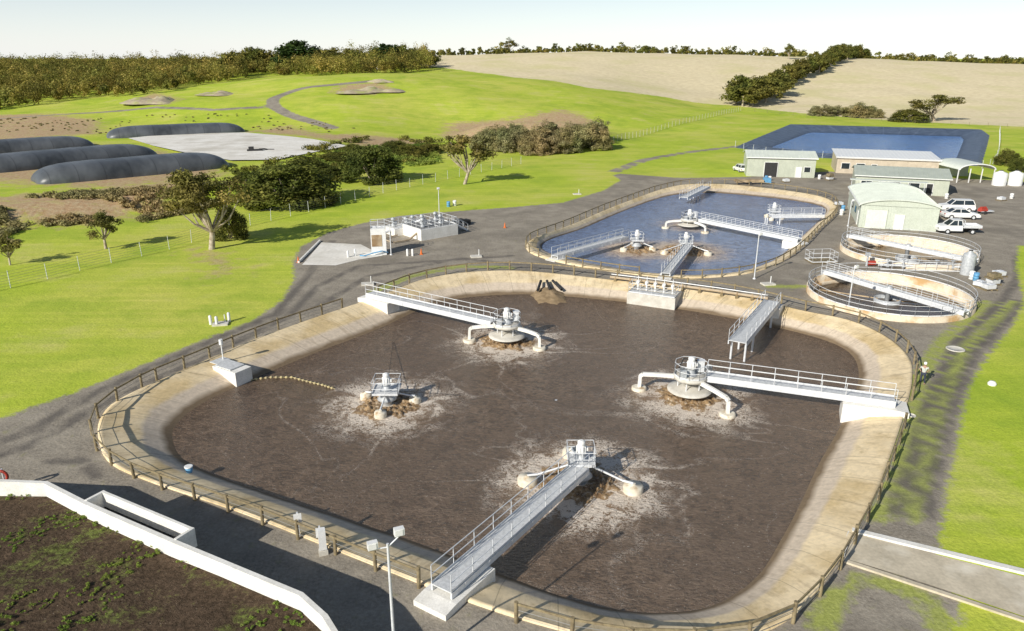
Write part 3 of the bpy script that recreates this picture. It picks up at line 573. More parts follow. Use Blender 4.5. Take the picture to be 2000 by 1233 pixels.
def tree(kind,u,vb,vt,wpx=None,seed=0,label='',name='tree',group=None,pos_h=None,rz=None):
    key=(kind,seed)
    if key not in PROTO: 
        g,cm=proto(kind,seed*7+len(kind));tm=bpy.data.meshes.new('trunk');tm.from_pydata(g.v,[],g.f);tm.polygons.foreach_set('use_smooth',g.s);tm.materials.append(M_bark);PROTO[key]=(tm,cm,{'gum':10.,'small':9.6,'sparse':10.,'bush':9.3,'shrub':9.3,'cypress':10.6,'belt':10.4}[kind])
    tm,cm,hh=PROTO[key];p,h=HT(u,vb,vt) if pos_h is None else pos_h
    s=h/hh;sx=s
    if wpx:
        wm=wpx/F*math.hypot(p.y,H)*.98;sx=wm/(10. if kind in('bush','shrub') else 8.8)
    t=thing(name,p,R.uniform(0,6) if rz is None else rz,label,'tree' if 'tree' in name else 'shrub',group);t.scale=(sx,sx,s)
    nobj('trunk',tm,t);nobj('crown',cm,t);return t
tree('gum',413,487,320,170,1,'spreading gum tree with pale trunk on grass','gum_tree',rz=.4)
tree('small',207,486,408,92,1,'small gum tree standing on grass','gum_tree')
tree('small',20,518,456,66,2,'small gum tree near the wire fence','gum_tree')
tree('sparse',907,360,262,112,1,'sparse forked gum tree with pale bare trunk','gum_tree',rz=.2)
tree('bush',562,397,306,185,1,'large dark green rounded bush on the grass bank','bush')
tree('bush',726,354,278,112,2,'dark green rounded bush behind wire fence','bush')
tree('bush',452,466,398,64,2,'dark bush growing beside the spreading gum tree','bush')
tree('cypress',580,139,74,86,1,'dark dense cypress tree on the hilltop','cypress_tree')
tree('cypress',762,131,82,62,2,'dark dense cypress tree beside hilltop water tanks','cypress_tree')
for u,vb,vt,w in ((815,134,92,52),(840,133,96,40),(690,135,92,50),(650,138,90,52),(625,138,96,40),(520,140,92,56),(490,142,88,60),(455,150,98,50),(790,132,84,36)): tree('belt',u,vb,vt,w,1+w%2,'olive tree on the hilltop','tree','hilltop trees')
tree('small',995,104,74,44,2,'lone tree on the ridge line','tree')
tree('small',1540,116,84,30,1,'lone tree on the ridge line','tree')
tree('sparse',1825,237,184,110,2,'grey-green spreading tree at the paddock edge','tree')
tree('bush',1775,238,212,70,2,'low bush at the paddock edge','bush')
tree('bush',1965,323,290,42,1,'round dark green bush behind the sheds','bush')
tree('bush',1992,335,306,40,2,'round green bush behind the sheds','bush')
for u,vb,vt,w in ((1605,226,204,50),(1640,224,206,40),(1680,229,200,62),(1705,230,208,40)): tree('shrub',u,vb,vt,w,1,'low olive bush along the paddock edge','bush','bushes along paddock edge')
for i in range(20):
    u=950+i*11.5+R.uniform(-6,6);vb=296-abs(u-1060)*.07+R.uniform(-14,8);tree('shrub',u,vb,vb-R.uniform(38,52),R.uniform(48,66),1+i%2,'greyish scrubby shrub on the earth mound','shrub','shrubs on the earth mound')
for i,(u,v,w,h) in enumerate(((600,330,60,28),(660,318,60,24),(800,306,60,26),(840,300,40,22),(640,345,50,24),(770,300,50,28),(480,355,46,22),(520,345,40,20),(690,300,44,20))): tree('bush',u,v,v-h,w,1+i%2,'small green bush on the bank','bush','bushes on the bank')
sb=[T(1458,203),T(1530,168),T(1610,135),T(1690,113)]
k=0
for a,b_ in zip(sb[:-1],sb[1:]):
    L=(b_-a).length;n=max(3,int(L/7))
    for i in range(n):
        q=a.lerp(b_,(i+R.random()*.6)/n)+Vector((R.uniform(-4,4),R.uniform(-4,4),0));q.z=float(ht(q.x,q.y))
        tree('belt',0,0,0,None,1+k%2,'olive-green tree in the paddock shelterbelt','tree','trees of the paddock shelterbelt',pos_h=(q,R.uniform(8.5,12.5)));k+=1
for u,vb,vt in ((1437,204,142),(1470,206,148),(1495,200,145),(1450,208,165),(1515,190,138)): tree('belt',u,vb,vt,62,1,'olive-green tree in the paddock shelterbelt','tree','trees of the paddock shelterbelt')
def wood(name,XY,hs,nc,per,sz,mat,label,seed):
    rs=np.random.RandomState(seed);z=ht(XY[:,0],XY[:,1]);C=[];rad=[];tb=[]
    for (x_,y_),z_,h in zip(XY,z,hs):
        k=blob(nc,(x_,y_,z_+h*.5),h*.42,h*.46,rs,.3);C.append(k);rad.append(rs.uniform(.16,.28,nc)*h);tb.append(np.clip(rs.uniform(-.15,.65)+rs.uniform(-.2,.2,nc),0,.7))
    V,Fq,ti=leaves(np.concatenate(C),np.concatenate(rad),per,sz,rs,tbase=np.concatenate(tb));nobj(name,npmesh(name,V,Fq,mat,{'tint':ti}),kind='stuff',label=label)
fp=[T(u,v)[:2] for u,v in [(-150,235),(0,216),(80,207),(160,193),(260,191),(330,180),(420,163),(510,146)]]+[(-90,400),(-60,430),(-45,440),(-60,560),(-450,560),(-450,250)]
fx=grid(-450,-40,170,560,6.3,.42);fs=sdpoly(fp,fx[:,0],fx[:,1])>0;fx=fx[fs&(NR.uniform(size=len(fx))<.93)]
wood('woodland',fx,NR.uniform(4,10.5,len(fx))*(1+.35*(fx[:,1]>380)),10,30,.42,F_forest,'dense olive-brown scrub woodland',3)
n_=520;rx=NR.uniform(-1,1,n_);far=np.stack([rx*640+60,NR.uniform(640,780,n_)],1);far=far[(np.abs(np.sin(far[:,0]*.021)+.5*np.sin(far[:,0]*.057))>.14)|(far[:,0]>250)]
wood('distant_trees',far,NR.uniform(3.5,9.5,len(far)),7,20,.8,F_belt,'distant line of trees along the ridge',4)
far=np.stack([NR.uniform(-600,720,1100),NR.uniform(640,700,1100)],1);wood('distant_hedge',far,NR.uniform(2.,4.8,1100),5,12,.8,F_belt,'low continuous scrub hedge along the ridge',6)
far=np.stack([NR.uniform(-1300,1500,700),NR.uniform(1300,1700,700)],1);wood('distant_trees',far,NR.uniform(9,17,700),6,14,2.,F_belt,'far woodland along the horizon',5)
def scatter(poly,n,hs,per,sz,mat,label,name,seed,zfun=ht,nc=3,thr=-.12,fs_=.09):
    rs=np.random.RandomState(seed);pl=np.array([tuple(p_)[:2] for p_ in poly]);mn_,mx=pl.min(0),pl.max(0);pp=rs.uniform(mn_,mx,(n*4,2));pp=pp[sdpoly(pl,pp[:,0],pp[:,1])>0][:n]
    cl=np.array([mn.noise(Vector((a*fs_,b_*fs_,seed))) for a,b_ in pp]);pp=pp[cl>thr]
    z=zfun(pp[:,0],pp[:,1]);h=rs.uniform(hs[0],hs[1],len(pp));C=np.repeat(np.column_stack([pp,z+h*.35]),nc,0);C[:,:2]+=rs.normal(size=(len(C),2))*np.repeat(h,nc)[:,None]*.4
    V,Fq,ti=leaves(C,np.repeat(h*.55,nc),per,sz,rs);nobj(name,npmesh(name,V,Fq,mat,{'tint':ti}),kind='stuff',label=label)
scatter([T(u,v) for u,v in [(-60,470),(0,480),(150,455),(330,425),(470,395),(440,358),(300,370),(60,385),(-60,395)]],900,(.3,1.4),40,.18,F_grey,'rough scrub and tussocks on the earth bank','bank_scrub',11)
scatter([T(u,v) for u,v in [(440,360),(480,400),(700,345),(860,318),(850,285),(720,290),(600,315)]],560,(.4,1.7),40,.2,F_weed,'rough green weeds on the bank','bank_weeds',12,thr=-.3)
scatter([T(u,v) for u,v in [(430,330),(480,400),(700,345),(880,312),(850,270),(700,270),(560,310)]],220,(.8,2.2),60,.22,F_bush,'dense dark scrub on the bank','bank_scrub',17,thr=-.1)
scatter([T(u,v) for u,v in [(-50,260),(200,262),(430,250),(640,262),(700,250),(520,225),(300,225),(-50,235)]],260,(.15,.5),24,.2,F_grey,'dry weeds around the sludge drying area','weeds',13)
fz=lambda x_,y_:np.full(x_.shape,1.38)
sp_=[P(u,v,1.35) for u,v in [(-100,960),(60,965),(150,1000),(330,1075),(560,1165),(620,1240),(620,1400),(-100,1400)]]
scatter(sp_,1300,(.04,.17),36,.026,F_weed,'low green weeds and moss growing on dark soil','soil_weeds',14,fz,3,.16,.35)
# ------------------------------------------------------------ geotextile bags
M_bag,nt,b=base('black_geotextile',.42,.5);pos=nd(nt,'ShaderNodeNewGeometry').outputs['Position'];tc=nd(nt,'ShaderNodeTexCoord').outputs['Object']
nb=noi(nt,nd(nt,'ShaderNodeMapping',{'Vector':tc,'Scale':(.25,.06,.2)}).outputs[0],1.,4,.5);fr=mth(nt,'FRACT',mth(nt,'MULTIPLY',nd(nt,'ShaderNodeSeparateXYZ',{0:tc}).outputs[0],.22))
bc=mix(nt,rng(nt,nb,.35,.65),(.05,.056,.062),(.13,.14,.15));bc=mix(nt,rng(nt,mth(nt,'ABSOLUTE',mth(nt,'SUBTRACT',fr,.5)),0.,.03,.5,0.),bc,(.02,.02,.022));nt.links.new(bc,b.inputs['Base Color']);bump(nt,b,noi(nt,pos,.8,3,.4),.3,.25)
def bag(a,b_,w,h,label):
    a,b_=Vector(a),Vector(b_);c=(a+b_)/2;L=math.hypot(b_.x-a.x,b_.y-a.y);rz=math.atan2(b_.y-a.y,b_.x-a.x);nu,nv=110,32;vs=[]
    sg=lambda x_,e:math.copysign(abs(x_)**e,x_)
    for i in range(nu):
        s=math.sin(math.pi/2*(-1+2*i/(nu-1)));k=(1-abs(s)**6)**(1/2.2) if abs(s)<1 else 0
        for j in range(nv):
            t_=math.pi*j/(nv-1);yy=sg(math.cos(t_),.75);z_=sg(math.sin(t_),.7)
            wr=1+.02*mn.noise(Vector((s*L*.12,t_,L)))-.012*max(0,math.cos(s*L*.69))**12
            vs.append((s*L/2,yy*w/2*(.45+.55*k),z_*h*k*wr-.12))
    g=Geo();g.add(vs,[(i*nv+j,i*nv+j+1,(i+1)*nv+j+1,(i+1)*nv+j) for i in range(nu-1) for j in range(nv-1)],True)
    mobj('geotextile_dewatering_bag',g,M_bag,loc=(c.x,c.y,float(ht(c.x,c.y))),rz=rz,label=label,cat='sludge bag',group='black geotextile sludge bags')
bl='long black pillow-shaped geotextile bag lying on bare earth'
bag(T(66,356),T(438,322),11.5,3.2,bl);bag(T(-70,338),T(297,304),12,3.2,bl);bag(T(-130,306),T(180,284),12,3.,bl);bag(T(208,268),T(476,256),12,3.1,'long black geotextile bag beside the pale concrete pad')
def flat(name,pts_,mat,z=None,**kw):
    g=Geo();VV=[(p_[0],p_[1],z if z is not None else float(ht(p_[0],p_[1]))+.06) for p_ in pts_];g.add(VV,[tuple(range(len(VV)))]);return mobj(name,g,mat,**kw)
M_pad=mk('pale_pad_liner',(.88,.85,.78),(.76,.72,.64),.25,.9,stain=(.62,.58,.5))
pd=[P(u,v,2.5) for u,v in [(250,270),(330,262),(478,259),(560,266),(612,272),(680,285),(600,300),(540,312),(450,313),(370,300),(300,285)]]
flat('drying_pad_pavement',pd,M_pad,2.52,kind='structure')
p=T(498,296);t=thing('pump_skid',p,.3,'small black pump skid on pale pad','pump');mobj('frame',Geo().box((0,0,.35),(3.6,1.6,.3)).box((-.8,0,.8),(1.2,1.2,.7)),M_dark,t);mobj('hose',Geo().path([(1,0,.5),(2.2,.4,.5),(3,1.4,.2),(4.5,1.,.2)],.18),M_dark,t)
def heap(p,r,h,seed,lab):
    g=Geo();n,k=36,12;vs=[]
    for j in range(k):
        for i in range(n):
            a=2*math.pi*i/n;q=1-j/(k-1);rr=r*q*(1+.35*mn.noise(Vector((math.cos(a)*1.5,math.sin(a)*1.5,seed))));X_,Y_=rr*math.cos(a),rr*math.sin(a)*.7;vs.append((X_,Y_,h*(1-q**2.4)*(.7+.7*mn.noise(Vector((X_*.18,Y_*.18,seed)))+.25*mn.noise(Vector((X_*.8,Y_*.8,seed))))-.3*q))
    g.add(vs,[(j*n+i,j*n+(i+1)%n,(j+1)*n+(i+1)%n,(j+1)*n+i) for j in range(k-1) for i in range(n)],True);mobj('rubble_heap',g,M_tan,loc=p,label=lab,cat='heap',group='heaps of soil and rubble')
for i,(u,v,r,h) in enumerate(((303,200,13,2.4),(425,184,10,1.4),(695,180,10,1.1),(735,178,11,1.7),(745,160,6,1.))): heap(T(u,v),r,h,i*3.1,'low grey-brown heap of soil and rubble on grass')
for u in (722,741):
    p,h=HT(u,136,123);t=thing('water_tank',p,0,'white cylindrical water tank on the hilltop','tank','hilltop water tanks');mobj('tank_shell',Geo().lathe([(2.,-.3),(2.,h*.9),(1.9,h*.9)],n=20),M_wpaint,t);mobj('tank_roof',Geo().lathe([(2.1,h*.9),(.3,h*1.05)],n=20),M_conc,t)
# ------------------------------------------------------------ fences
def resample(pl,sp,closed):
    pl=[Vector((p_[0],p_[1])) for p_ in pl]
    if closed: pl=pl+[pl[0]]
    out=[pl[0].copy()];acc=0
    for a,b_ in zip(pl[:-1],pl[1:]):
        L=(b_-a).length;t_=sp-acc
        while t_<=L: out.append(a.lerp(b_,t_/L));t_+=sp
        acc=L-(t_-sp)
    return out
def fence(pl,sp,closed,label,h=1.2,pr=.09,mat=M_wood,wires=(.35,.7),rail=True,gaps=(),name='post_and_rail_fence',z=0,wr=.014,zf=None):
    q=resample(cr(pl,8,closed),sp,closed);o=q[0];t=thing(name,(o.x,o.y,0),0,label,'fence');zz=lambda p_:float(ht(p_[0],p_[1])) if zf else z
    pg=Geo().tube((0,0,-.3),(0,0,h),pr,pr*.95,8);okp=[all((p_-Vector(g_[:2])).length>1.3 for g_ in gaps) for p_ in q]
    pm=None;cnt=0
    for p_,k_ in zip(q,okp):
        if not k_: continue
        if pm is None: ob=mobj('post',pg,mat,t,loc=(p_.x-o.x,p_.y-o.y,zz(p_)));pm=ob.data
        else: ob=nobj('post',pm,t,loc=(p_.x-o.x,p_.y-o.y,zz(p_)))
        ob.rotation_euler=(R.uniform(-.04,.04),R.uniform(-.04,.04),0);ob.scale[2]=R.uniform(.93,1.06)
        cnt+=1
        if cnt>=98: break
    seg=list(zip(q[:-1],q[1:],okp[:-1],okp[1:]))
    if closed: seg.append((q[-1],q[0],okp[-1],okp[0]))
    if closed and gaps:
        bad=[i for i,s_ in enumerate(seg) if not(s_[2] and s_[3])]
        if bad: seg=seg[bad[0]:]+seg[:bad[0]]
    runs=[[]]
    for s_ in seg:
        if s_[2] and s_[3]: runs[-1].append(s_)
        elif runs[-1]: runs.append([])
    for run in runs:
        if not run: continue
        gr_,gw=Geo(),Geo()
        for a,b_,_,_ in run:
            A_=(a.x-o.x,a.y-o.y,zz(a));B_=(b_.x-o.x,b_.y-o.y,zz(b_));U=lambda p_,z_:(p_[0],p_[1],p_[2]+z_)
            if rail: gr_.beam(U(A_,h-.12),U(B_,h-.12),.06,.12)
            for w_ in wires: gw.tube(U(A_,w_),U(B_,w_),wr,n=4,cap=False)
        if rail: mobj('rail',gr_,mat,t)
        if wires: mobj('wire',gw,M_wire,t)
gaps1=[P(722,572,.9),P(1748,782,.75),P(862,1150,.75),P(1508,588,.9)]
_,fl1=lp(out1,C1,200,.35);fence(list(fl1[::5]),2.6,True,'weathered timber post and rail fence around brown pond',h=1.15,pr=.1,gaps=gaps1)
_,fl2=lp(out2,C2,200,.4);fence(list(fl2[::6]),2.4,True,'weathered timber post and rail fence around blue-grey pond',1.1,.085,gaps=[P(1083,500,.5),P(1300,534,.5),P(1562,468,.6),P(1380,364,.6),P(1608,420,.6)])
fence([P(*p_) for p_ in [(-60,580),(62,553),(190,520),(340,485),(450,450),(600,415),(760,375),(900,345),(1030,318)]],4.,False,'tall wire mesh security fence across grass',1.9,.04,M_galv,(.3,.6,.9,1.2,1.5,1.85),False,name='wire_fence',wr=.012)
fence([T(*p_) for p_ in [(1190,283),(1280,258),(1370,234),(1450,216)]],3.5,False,'pale wire mesh fence along the paddock',1.9,.05,M_conc,(.3,.7,1.1,1.5,1.85),False,name='wire_fence',wr=.02,zf=1)
fence([T(*p_) for p_ in [(1450,216),(1600,230),(1750,239),(2000,250)]],6,False,'low wire fence along the dry paddock',1.3,.06,M_wood,(.4,.8,1.2),False,name='wire_fence',wr=.015,zf=1)
fence([T(*p_) for p_ in [(1436,288),(1500,301),(1640,312),(1850,324),(1940,320),(1952,255)]],5,False,'wire mesh fence beside the lined pond',1.8,.05,M_galv,(.4,.9,1.3,1.75),False,name='wire_fence',wr=.015,zf=1)
# ------------------------------------------------------------ slab, pads, manhole
M_slab=mk('grey_brown_slab',(.66,.58,.44),(.5,.44,.33),.6,.9,.3,stain=(.78,.72,.59))
flat('pavement',[P(*p_) for p_ in [(1668,1042),(1780,1072),(2050,1140),(2050,1222),(1890,1168),(1760,1125),(1650,1092)]],M_slab,.03,kind='structure')
g=Geo();g.beam(P(1664,1036,.06),P(2060,1132,.06),.35,.16);g.beam(P(1645,1086,.03),P(1660,1040,.03),.2,.12);mobj('kerb',g,M_white,kind='structure')
g=Geo();g.beam(P(1650,1096,.05),P(2050,1228,.05),.25,.12);mobj('kerb',g,M_slab,kind='structure')
flat('pavement',[P(*p_) for p_ in [(628,474),(705,478),(748,500),(700,508),(655,519),(590,518)]],M_pad,.03,kind='structure')
g=Geo();g.beam(P(583,512,.12),P(625,470,.12),.22,.24);mobj('kerb',g,M_white,kind='structure')
g=Geo();g.lathe([(.75,0),(.75,.05),(.62,.06),(.6,.04),(.05,.04)],n=28);mobj('manhole_cover',g,M_conc,loc=P(1866,682),label='round pale concrete manhole cover in gravel',cat='manhole cover')
mobj('manhole_cover',g,M_conc,loc=P(1780,812),label='small round manhole cover in gravel',cat='manhole cover').scale=(.4,.4,1)
t=thing('marker_stone',P(1937,752),0,'small pale stone marker on grass','marker');mobj('stone',Geo().lathe([(.3,0),(.32,.15),(.2,.3),(.03,.33)],n=9),M_white,t)
# ------------------------------------------------------------ buildings
def building(a,b_,depth,h,rise,roof,mw,mr,label,opens=(),side_o=(),oh=.35,name='shed'):
    a,b_=Vector(a),Vector(b_);L=(b_-a).length;rz=math.atan2(b_.y-a.y,b_.x-a.x);t=thing(name,(a.x,a.y,0),rz,label,'building')
    g=Geo();g.add([(0,0,-.2),(L,0,-.2),(L,depth,-.2),(0,depth,-.2),(0,0,h),(L,0,h),(L,depth,h),(0,depth,h)],[(0,1,5,4),(1,2,6,5),(2,3,7,6),(3,0,4,7)])
    rg=Geo();th=.12
    if roof=='x':
        g.add([(0,0,h),(0,depth,h),(0,depth/2,h+rise),(L,0,h),(L,depth,h),(L,depth/2,h+rise)],[(0,2,1),(3,4,5)])
        sl=rise/(depth/2);pr=[(-oh,h-oh*sl+.03),(depth/2,h+rise+.03),(depth+oh,h-oh*sl+.03)];ax='x'
    elif roof=='arch':
        pr=[(L/2+(L/2+oh)*math.sin(-1.1+2.2*i/14)/math.sin(1.1),h-.1+rise*(math.cos(-1.1+2.2*i/14)-math.cos(1.1))/(1-math.cos(1.1))) for i in range(15)];ax='y'
        n=len(pr);g.add([(p_[0],0.,p_[1]) for p_ in pr]+[(p_[0],depth,p_[1]) for p_ in pr],[tuple(range(n))[::-1],tuple(range(n,2*n))])
        pr=[(p_[0],p_[1]+.05) for p_ in pr]
    else:
        pr=[(-oh,h+.05),(depth+oh,h+rise+.05)];ax='x';g.add([(0,0,h),(0,depth,h),(0,depth,h+rise),(L,0,h),(L,depth,h),(L,depth,h+rise)],[(0,2,1),(3,4,5),(1,2,5,4)])
    n=len(pr);A_,B_=(-oh,L+oh) if ax=='x' else (-oh,depth+oh);vs=[]
    for e in (A_,B_):
        for z_ in (0,th):
            for p_ in pr: vs.append((e,p_[0],p_[1]+z_) if ax=='x' else (p_[0],e,p_[1]+z_))
    fs=[]
    for i in range(n-1): fs+=[(n+i,n+i+1,3*n+i+1,3*n+i),(i+1,i,2*n+i,2*n+i+1),(i,i+1,n+i+1,n+i),(2*n+i+1,2*n+i,3*n+i,3*n+i+1)]
    fs+=[(0,n,3*n,2*n),(n-1,2*n+n-1,4*n-1,2*n-1)];rg.add(vs,fs)
    cnt=int((B_-A_)/.8)
    for i in range(cnt):
        e=A_+.4+i*.8
        for p_,q_ in zip(pr[:-1],pr[1:]):
            rg.beam(*(((e,p_[0],p_[1]+th+.02),(e,q_[0],q_[1]+th+.02)) if ax=='x' else ((p_[0],e,p_[1]+th+.02),(q_[0],e,q_[1]+th+.02))),.05,.05)
    for i in range(int(L/.9)):
        g.box((.45+i*.9,-.015,h/2),(.05,.03,h-.1))
    mobj('wall',g,mw,t);mobj('roof',rg,mr,t)
    for x_,z_,w_,hh,kd in opens:
        o=mobj('door_or_dark_opening' if kd!='window' else 'window',Geo().box((x_+w_/2,-.03,z_+hh/2),(w_,.08,hh)),M_dark if kd=='open' else (M_glass if kd=='window' else (mr if kd=='roller' else M_wpaint)),t)  # open kind is a dark panel painted as the shaded interior
        g=Geo();F_=.09
        g.box((x_-F_/2,-.05,z_+hh/2),(F_,.14,hh+2*F_));g.box((x_+w_+F_/2,-.05,z_+hh/2),(F_,.14,hh+2*F_));g.box((x_+w_/2,-.05,z_+hh+F_/2),(w_,.14,F_));mobj('frame',g,M_lwall if kd=='roller' else M_wpaint,o)
    for y_,z_,w_,hh,kd in side_o:
        mobj('window' if kd=='window' else 'door_or_dark_opening',Geo().box((-.03,y_+w_/2,z_+hh/2),(.08,w_,hh)),M_glass if kd=='window' else M_wpaint,t)
    mobj('gutter',Geo().beam((-oh,-oh-.06,h-.05),(L+oh,-oh-.06,h-.05),.12,.12) if ax=='x' else Geo().beam((-oh-.06,-oh,h-.08),(-oh-.06,depth+oh,h-.08),.12,.12),M_wpaint,t)
    return t
building(P(1457,344),P(1590,348),9,4.,.9,'x',M_gwall,M_groof,'sage green metal shed with an open roller doorway',[(3.6,0,2.6,3,'open'),(10,0,1,2.1,'door_or_dark_opening'),(11.6,1.2,1.2,1,'window')])
building(P(1632,338),P(1830,346),11,3.4,.5,'skill',M_beige,M_wpaint,'low beige block building with white flat roof',[(1,1,1.6,1.2,'window'),(4,1,1.6,1.2,'window'),(7,0,1,2.1,'open')])
building(P(1668,374),P(1850,384),10,3.1,1.1,'x',M_gwall,M_groof2,'grey-green office building with veranda and ramp',[(1.,.9,1.8,1.2,'window'),(4,0,1,2.1,'door_or_dark_opening'),(5.6,.9,2,1.2,'window'),(9,.9,1.8,1.2,'window'),(12,0,1.,2.1,'open')])
t=thing('veranda',P(1660,380,0),math.atan2(*(P(1850,384)-P(1668,374)).yx[:]) ,'steel veranda with handrails in front of office building','veranda')
for i in range(6): mobj('post',Geo().tube((i*2.4,0,0),(i*2.4,0,2.7),.05),M_galv,t)
mobj('roof',Geo().beam((-.3,.6,2.75),(12.5,.6,2.75),1.6,.08),M_groof,t);mobj('handrail',Geo().rail([(0,-.1,.3),(12,-.1,.3)],1.05,1.2),M_galv,t);mobj('deck',Geo().box((6,.6,.15),(12.4,1.6,.3)),M_conc,t)
a_=P(1676,444);building(a_,a_+Vector((.95,-.31,0))*10.4,17,3.4,.95,'arch',M_lwall,M_groof,'large pale grey-green metal shed with gently curved roof',[(4.8,0,1.1,2.1,'door_or_dark_opening'),(.8,0,2.8,2.8,'roller')],[(2,0,1,2.1,'door_or_dark_opening'),(5,1.2,1.5,1,'window'),(9,1.2,1.5,1,'window')],.25)
a,b_=P(1868,357),P(1938,357);t=thing('open_carport',(a.x,a.y,0),math.atan2(b_.y-a.y,b_.x-a.x),'open-fronted carport with pale curved roof','carport');L=(b_-a).length
n=12;pr=[(L/2-L/2*math.cos(math.pi*i/n),2.6+1.1*math.sin(math.pi*i/n)) for i in range(n+1)];g=Geo();vs=[(p_[0],e,p_[1]) for e in (-.3,9) for p_ in pr];g.add(vs,[(i,n+1+i,n+2+i,i+1) for i in range(n)]);g.add([(v_[0],v_[1],v_[2]+.08) for v_ in vs],[(i,i+1,n+2+i,n+1+i) for i in range(n)],True)
mobj('roof',g,M_groof,t);g=Geo();g.path([(p_[0],-.3,p_[1]) for p_ in pr],.12);mobj('fascia',g,M_wpaint,t)
for x_ in (0,L*.33,L*.66,L): mobj('post',Geo().beam((x_,0,0),(x_,0,2.8),.15,.15),M_wpaint,t)
mobj('back_wall',Geo().box((L/2,8.8,1.4),(L,.1,2.8)),M_gwall,t)
for u,v,r in ((1950,362,1.25),(1981,362,1.3),(1887,536,.7)):
    p=P(u,v);t=thing('storage_tank',p,0,'pale cylindrical polyethylene storage tank on gravel','tank','storage tanks');mobj('tank_shell',Geo().lathe([(r,0),(r,2.3),(r*.95,2.4),(r*.3,2.75),(r*.3,2.85)],n=24),M_wpaint if r>1 else M_motor,t);mobj('lid',Geo().lathe([(r*.32,2.85),(r*.32,2.92),(r*.1,2.95)],n=16),M_dark,t)
# ------------------------------------------------------------ vehicles
def vehicle(kind,loc,rz,label):
    t=thing('parked_car' if kind!='ute' else 'parked_utility_truck',loc,rz,label,'car' if kind!='ute' else 'utility truck','white vehicles parked beside the shed');w=.9
    if kind=='sedan': body=[(-2.35,.32),(2.35,.32),(2.4,.62),(2.2,.82),(1.2,.95),(-1.6,1.),(-2.3,.92),(-2.42,.6)];cab=[(1.15,.95),(.35,1.42),(-1.0,1.44),(-1.75,1.0)]
    elif kind=='suv': body=[(-2.3,.38),(2.3,.38),(2.35,.75),(2.2,1.),(1.25,1.12),(-2.25,1.15),(-2.38,.7)];cab=[(1.2,1.12),(.55,1.72),(-1.95,1.76),(-2.25,1.15)]
    else: body=[(-.45,.42),(2.55,.42),(2.6,.8),(2.45,1.05),(1.5,1.15),(-.4,1.15)];cab=[(1.45,1.15),(.8,1.75),(-.3,1.78),(-.4,1.15)]
    g=Geo();n=len(body)
    vs=[(x_,s*w*(.97 if z_<.5 else 1 if z_<.9 else .94),z_) for s in(-1,1) for x_,z_ in body];g.add(vs,[tuple(range(n)),tuple(range(n,2*n))[::-1]]+[((i+1)%n,i,n+i,n+(i+1)%n) for i in range(n)]);mobj('body',g,M_wpaint,t)
    vs=[(x_,s*(w*.92 if k in(0,3) else w*.74),z_) for s in(-1,1) for k,(x_,z_) in enumerate(cab)];mobj('window',Geo().add(vs,[(0,1,2,3),(7,6,5,4),(1,0,4,5),(2,1,5,6),(3,2,6,7)]),M_glass,t)
    a_,b2=cab[1],cab[2];g=Geo();g.box(((a_[0]+b2[0])/2,0,max(a_[1],b2[1])+.02),(a_[0]-b2[0]+.1,w*1.52,.06))
    for s in(-1,1):
        for k in((0,1),(3,2)): g.beam((cab[k[0]][0],s*w*.92,cab[k[0]][1]),(cab[k[1]][0],s*w*.75,cab[k[1]][1]),.08,.08)
        m_=(a_[0]+b2[0])/2;g.beam((m_,s*w*.935,cab[0][1]),(m_,s*w*.76,a_[1]),.08,.04)
    mobj('roof',g,M_wpaint,t)
    if kind=='ute':
        g=Geo();g.box((-1.65,0,.88),(2.35,1.85,.08));g.box((-1.65,.9,1.05),(2.35,.05,.3));g.box((-1.65,-.9,1.05),(2.35,.05,.3));g.box((-2.8,0,1.05),(.05,1.8,.3));g.path([(-.55,-.85,.9),(-.55,-.85,1.85),(-.55,.85,1.85),(-.55,.85,.9)],.04);mobj('tray',g,M_galv,t);mobj('chassis',Geo().box((-1.5,0,.6),(2.2,.8,.25)),M_dark,t)
    for x_ in (1.45,-1.5 if kind!='ute' else -1.7):
        for s in(-1,1):
            o=mobj('wheel',Geo().tube((x_,s*.72,.34),(x_,s*.92,.34),.34,n=18),M_dark,t);mobj('rim',Geo().tube((x_,s*.9,.34),(x_,s*.94,.34),.19,n=12),M_galv,o)
    for s in(-1,1): mobj('headlight',Geo().box((body[2][0]-.03,s*.62,.76),(.08,.3,.14)),M_glass,t);mobj('taillight',Geo().box(((-2.4 if kind!='ute' else -2.83),s*.7,.78),(.06,.22,.16)),M_red,t)
    return t
vehicle('ute',P(1866,455),3.05,'white tray-back utility truck parked on gravel').scale=(1.08,)*3
vehicle('sedan',P(1874,427),-.12,'white sedan parked on gravel').scale=(1.1,)*3
vehicle('suv',P(1866,413),3.0,'white wagon parked on gravel').scale=(1.1,)*3
vehicle('suv',P(1445,335),1.7,'white van parked beside the green shed').scale=(.9,)*3
p=P(1918,418);t=thing('red_trailer_machine',p,.2,'red machine on small trailer','trailer');mobj('body',Geo().box((0,0,.7),(1.3,.9,.5),0,.8).tube((-.5,0,1.),(.5,0,1.),.2),M_red,t);mobj('frame',Geo().box((.6,0,.45),(2.4,.9,.1)),M_galv,t)
for s in(-1,1): mobj('wheel',Geo().tube((0,s*.55,.28),(0,s*.7,.28),.28,n=14),M_dark,t)
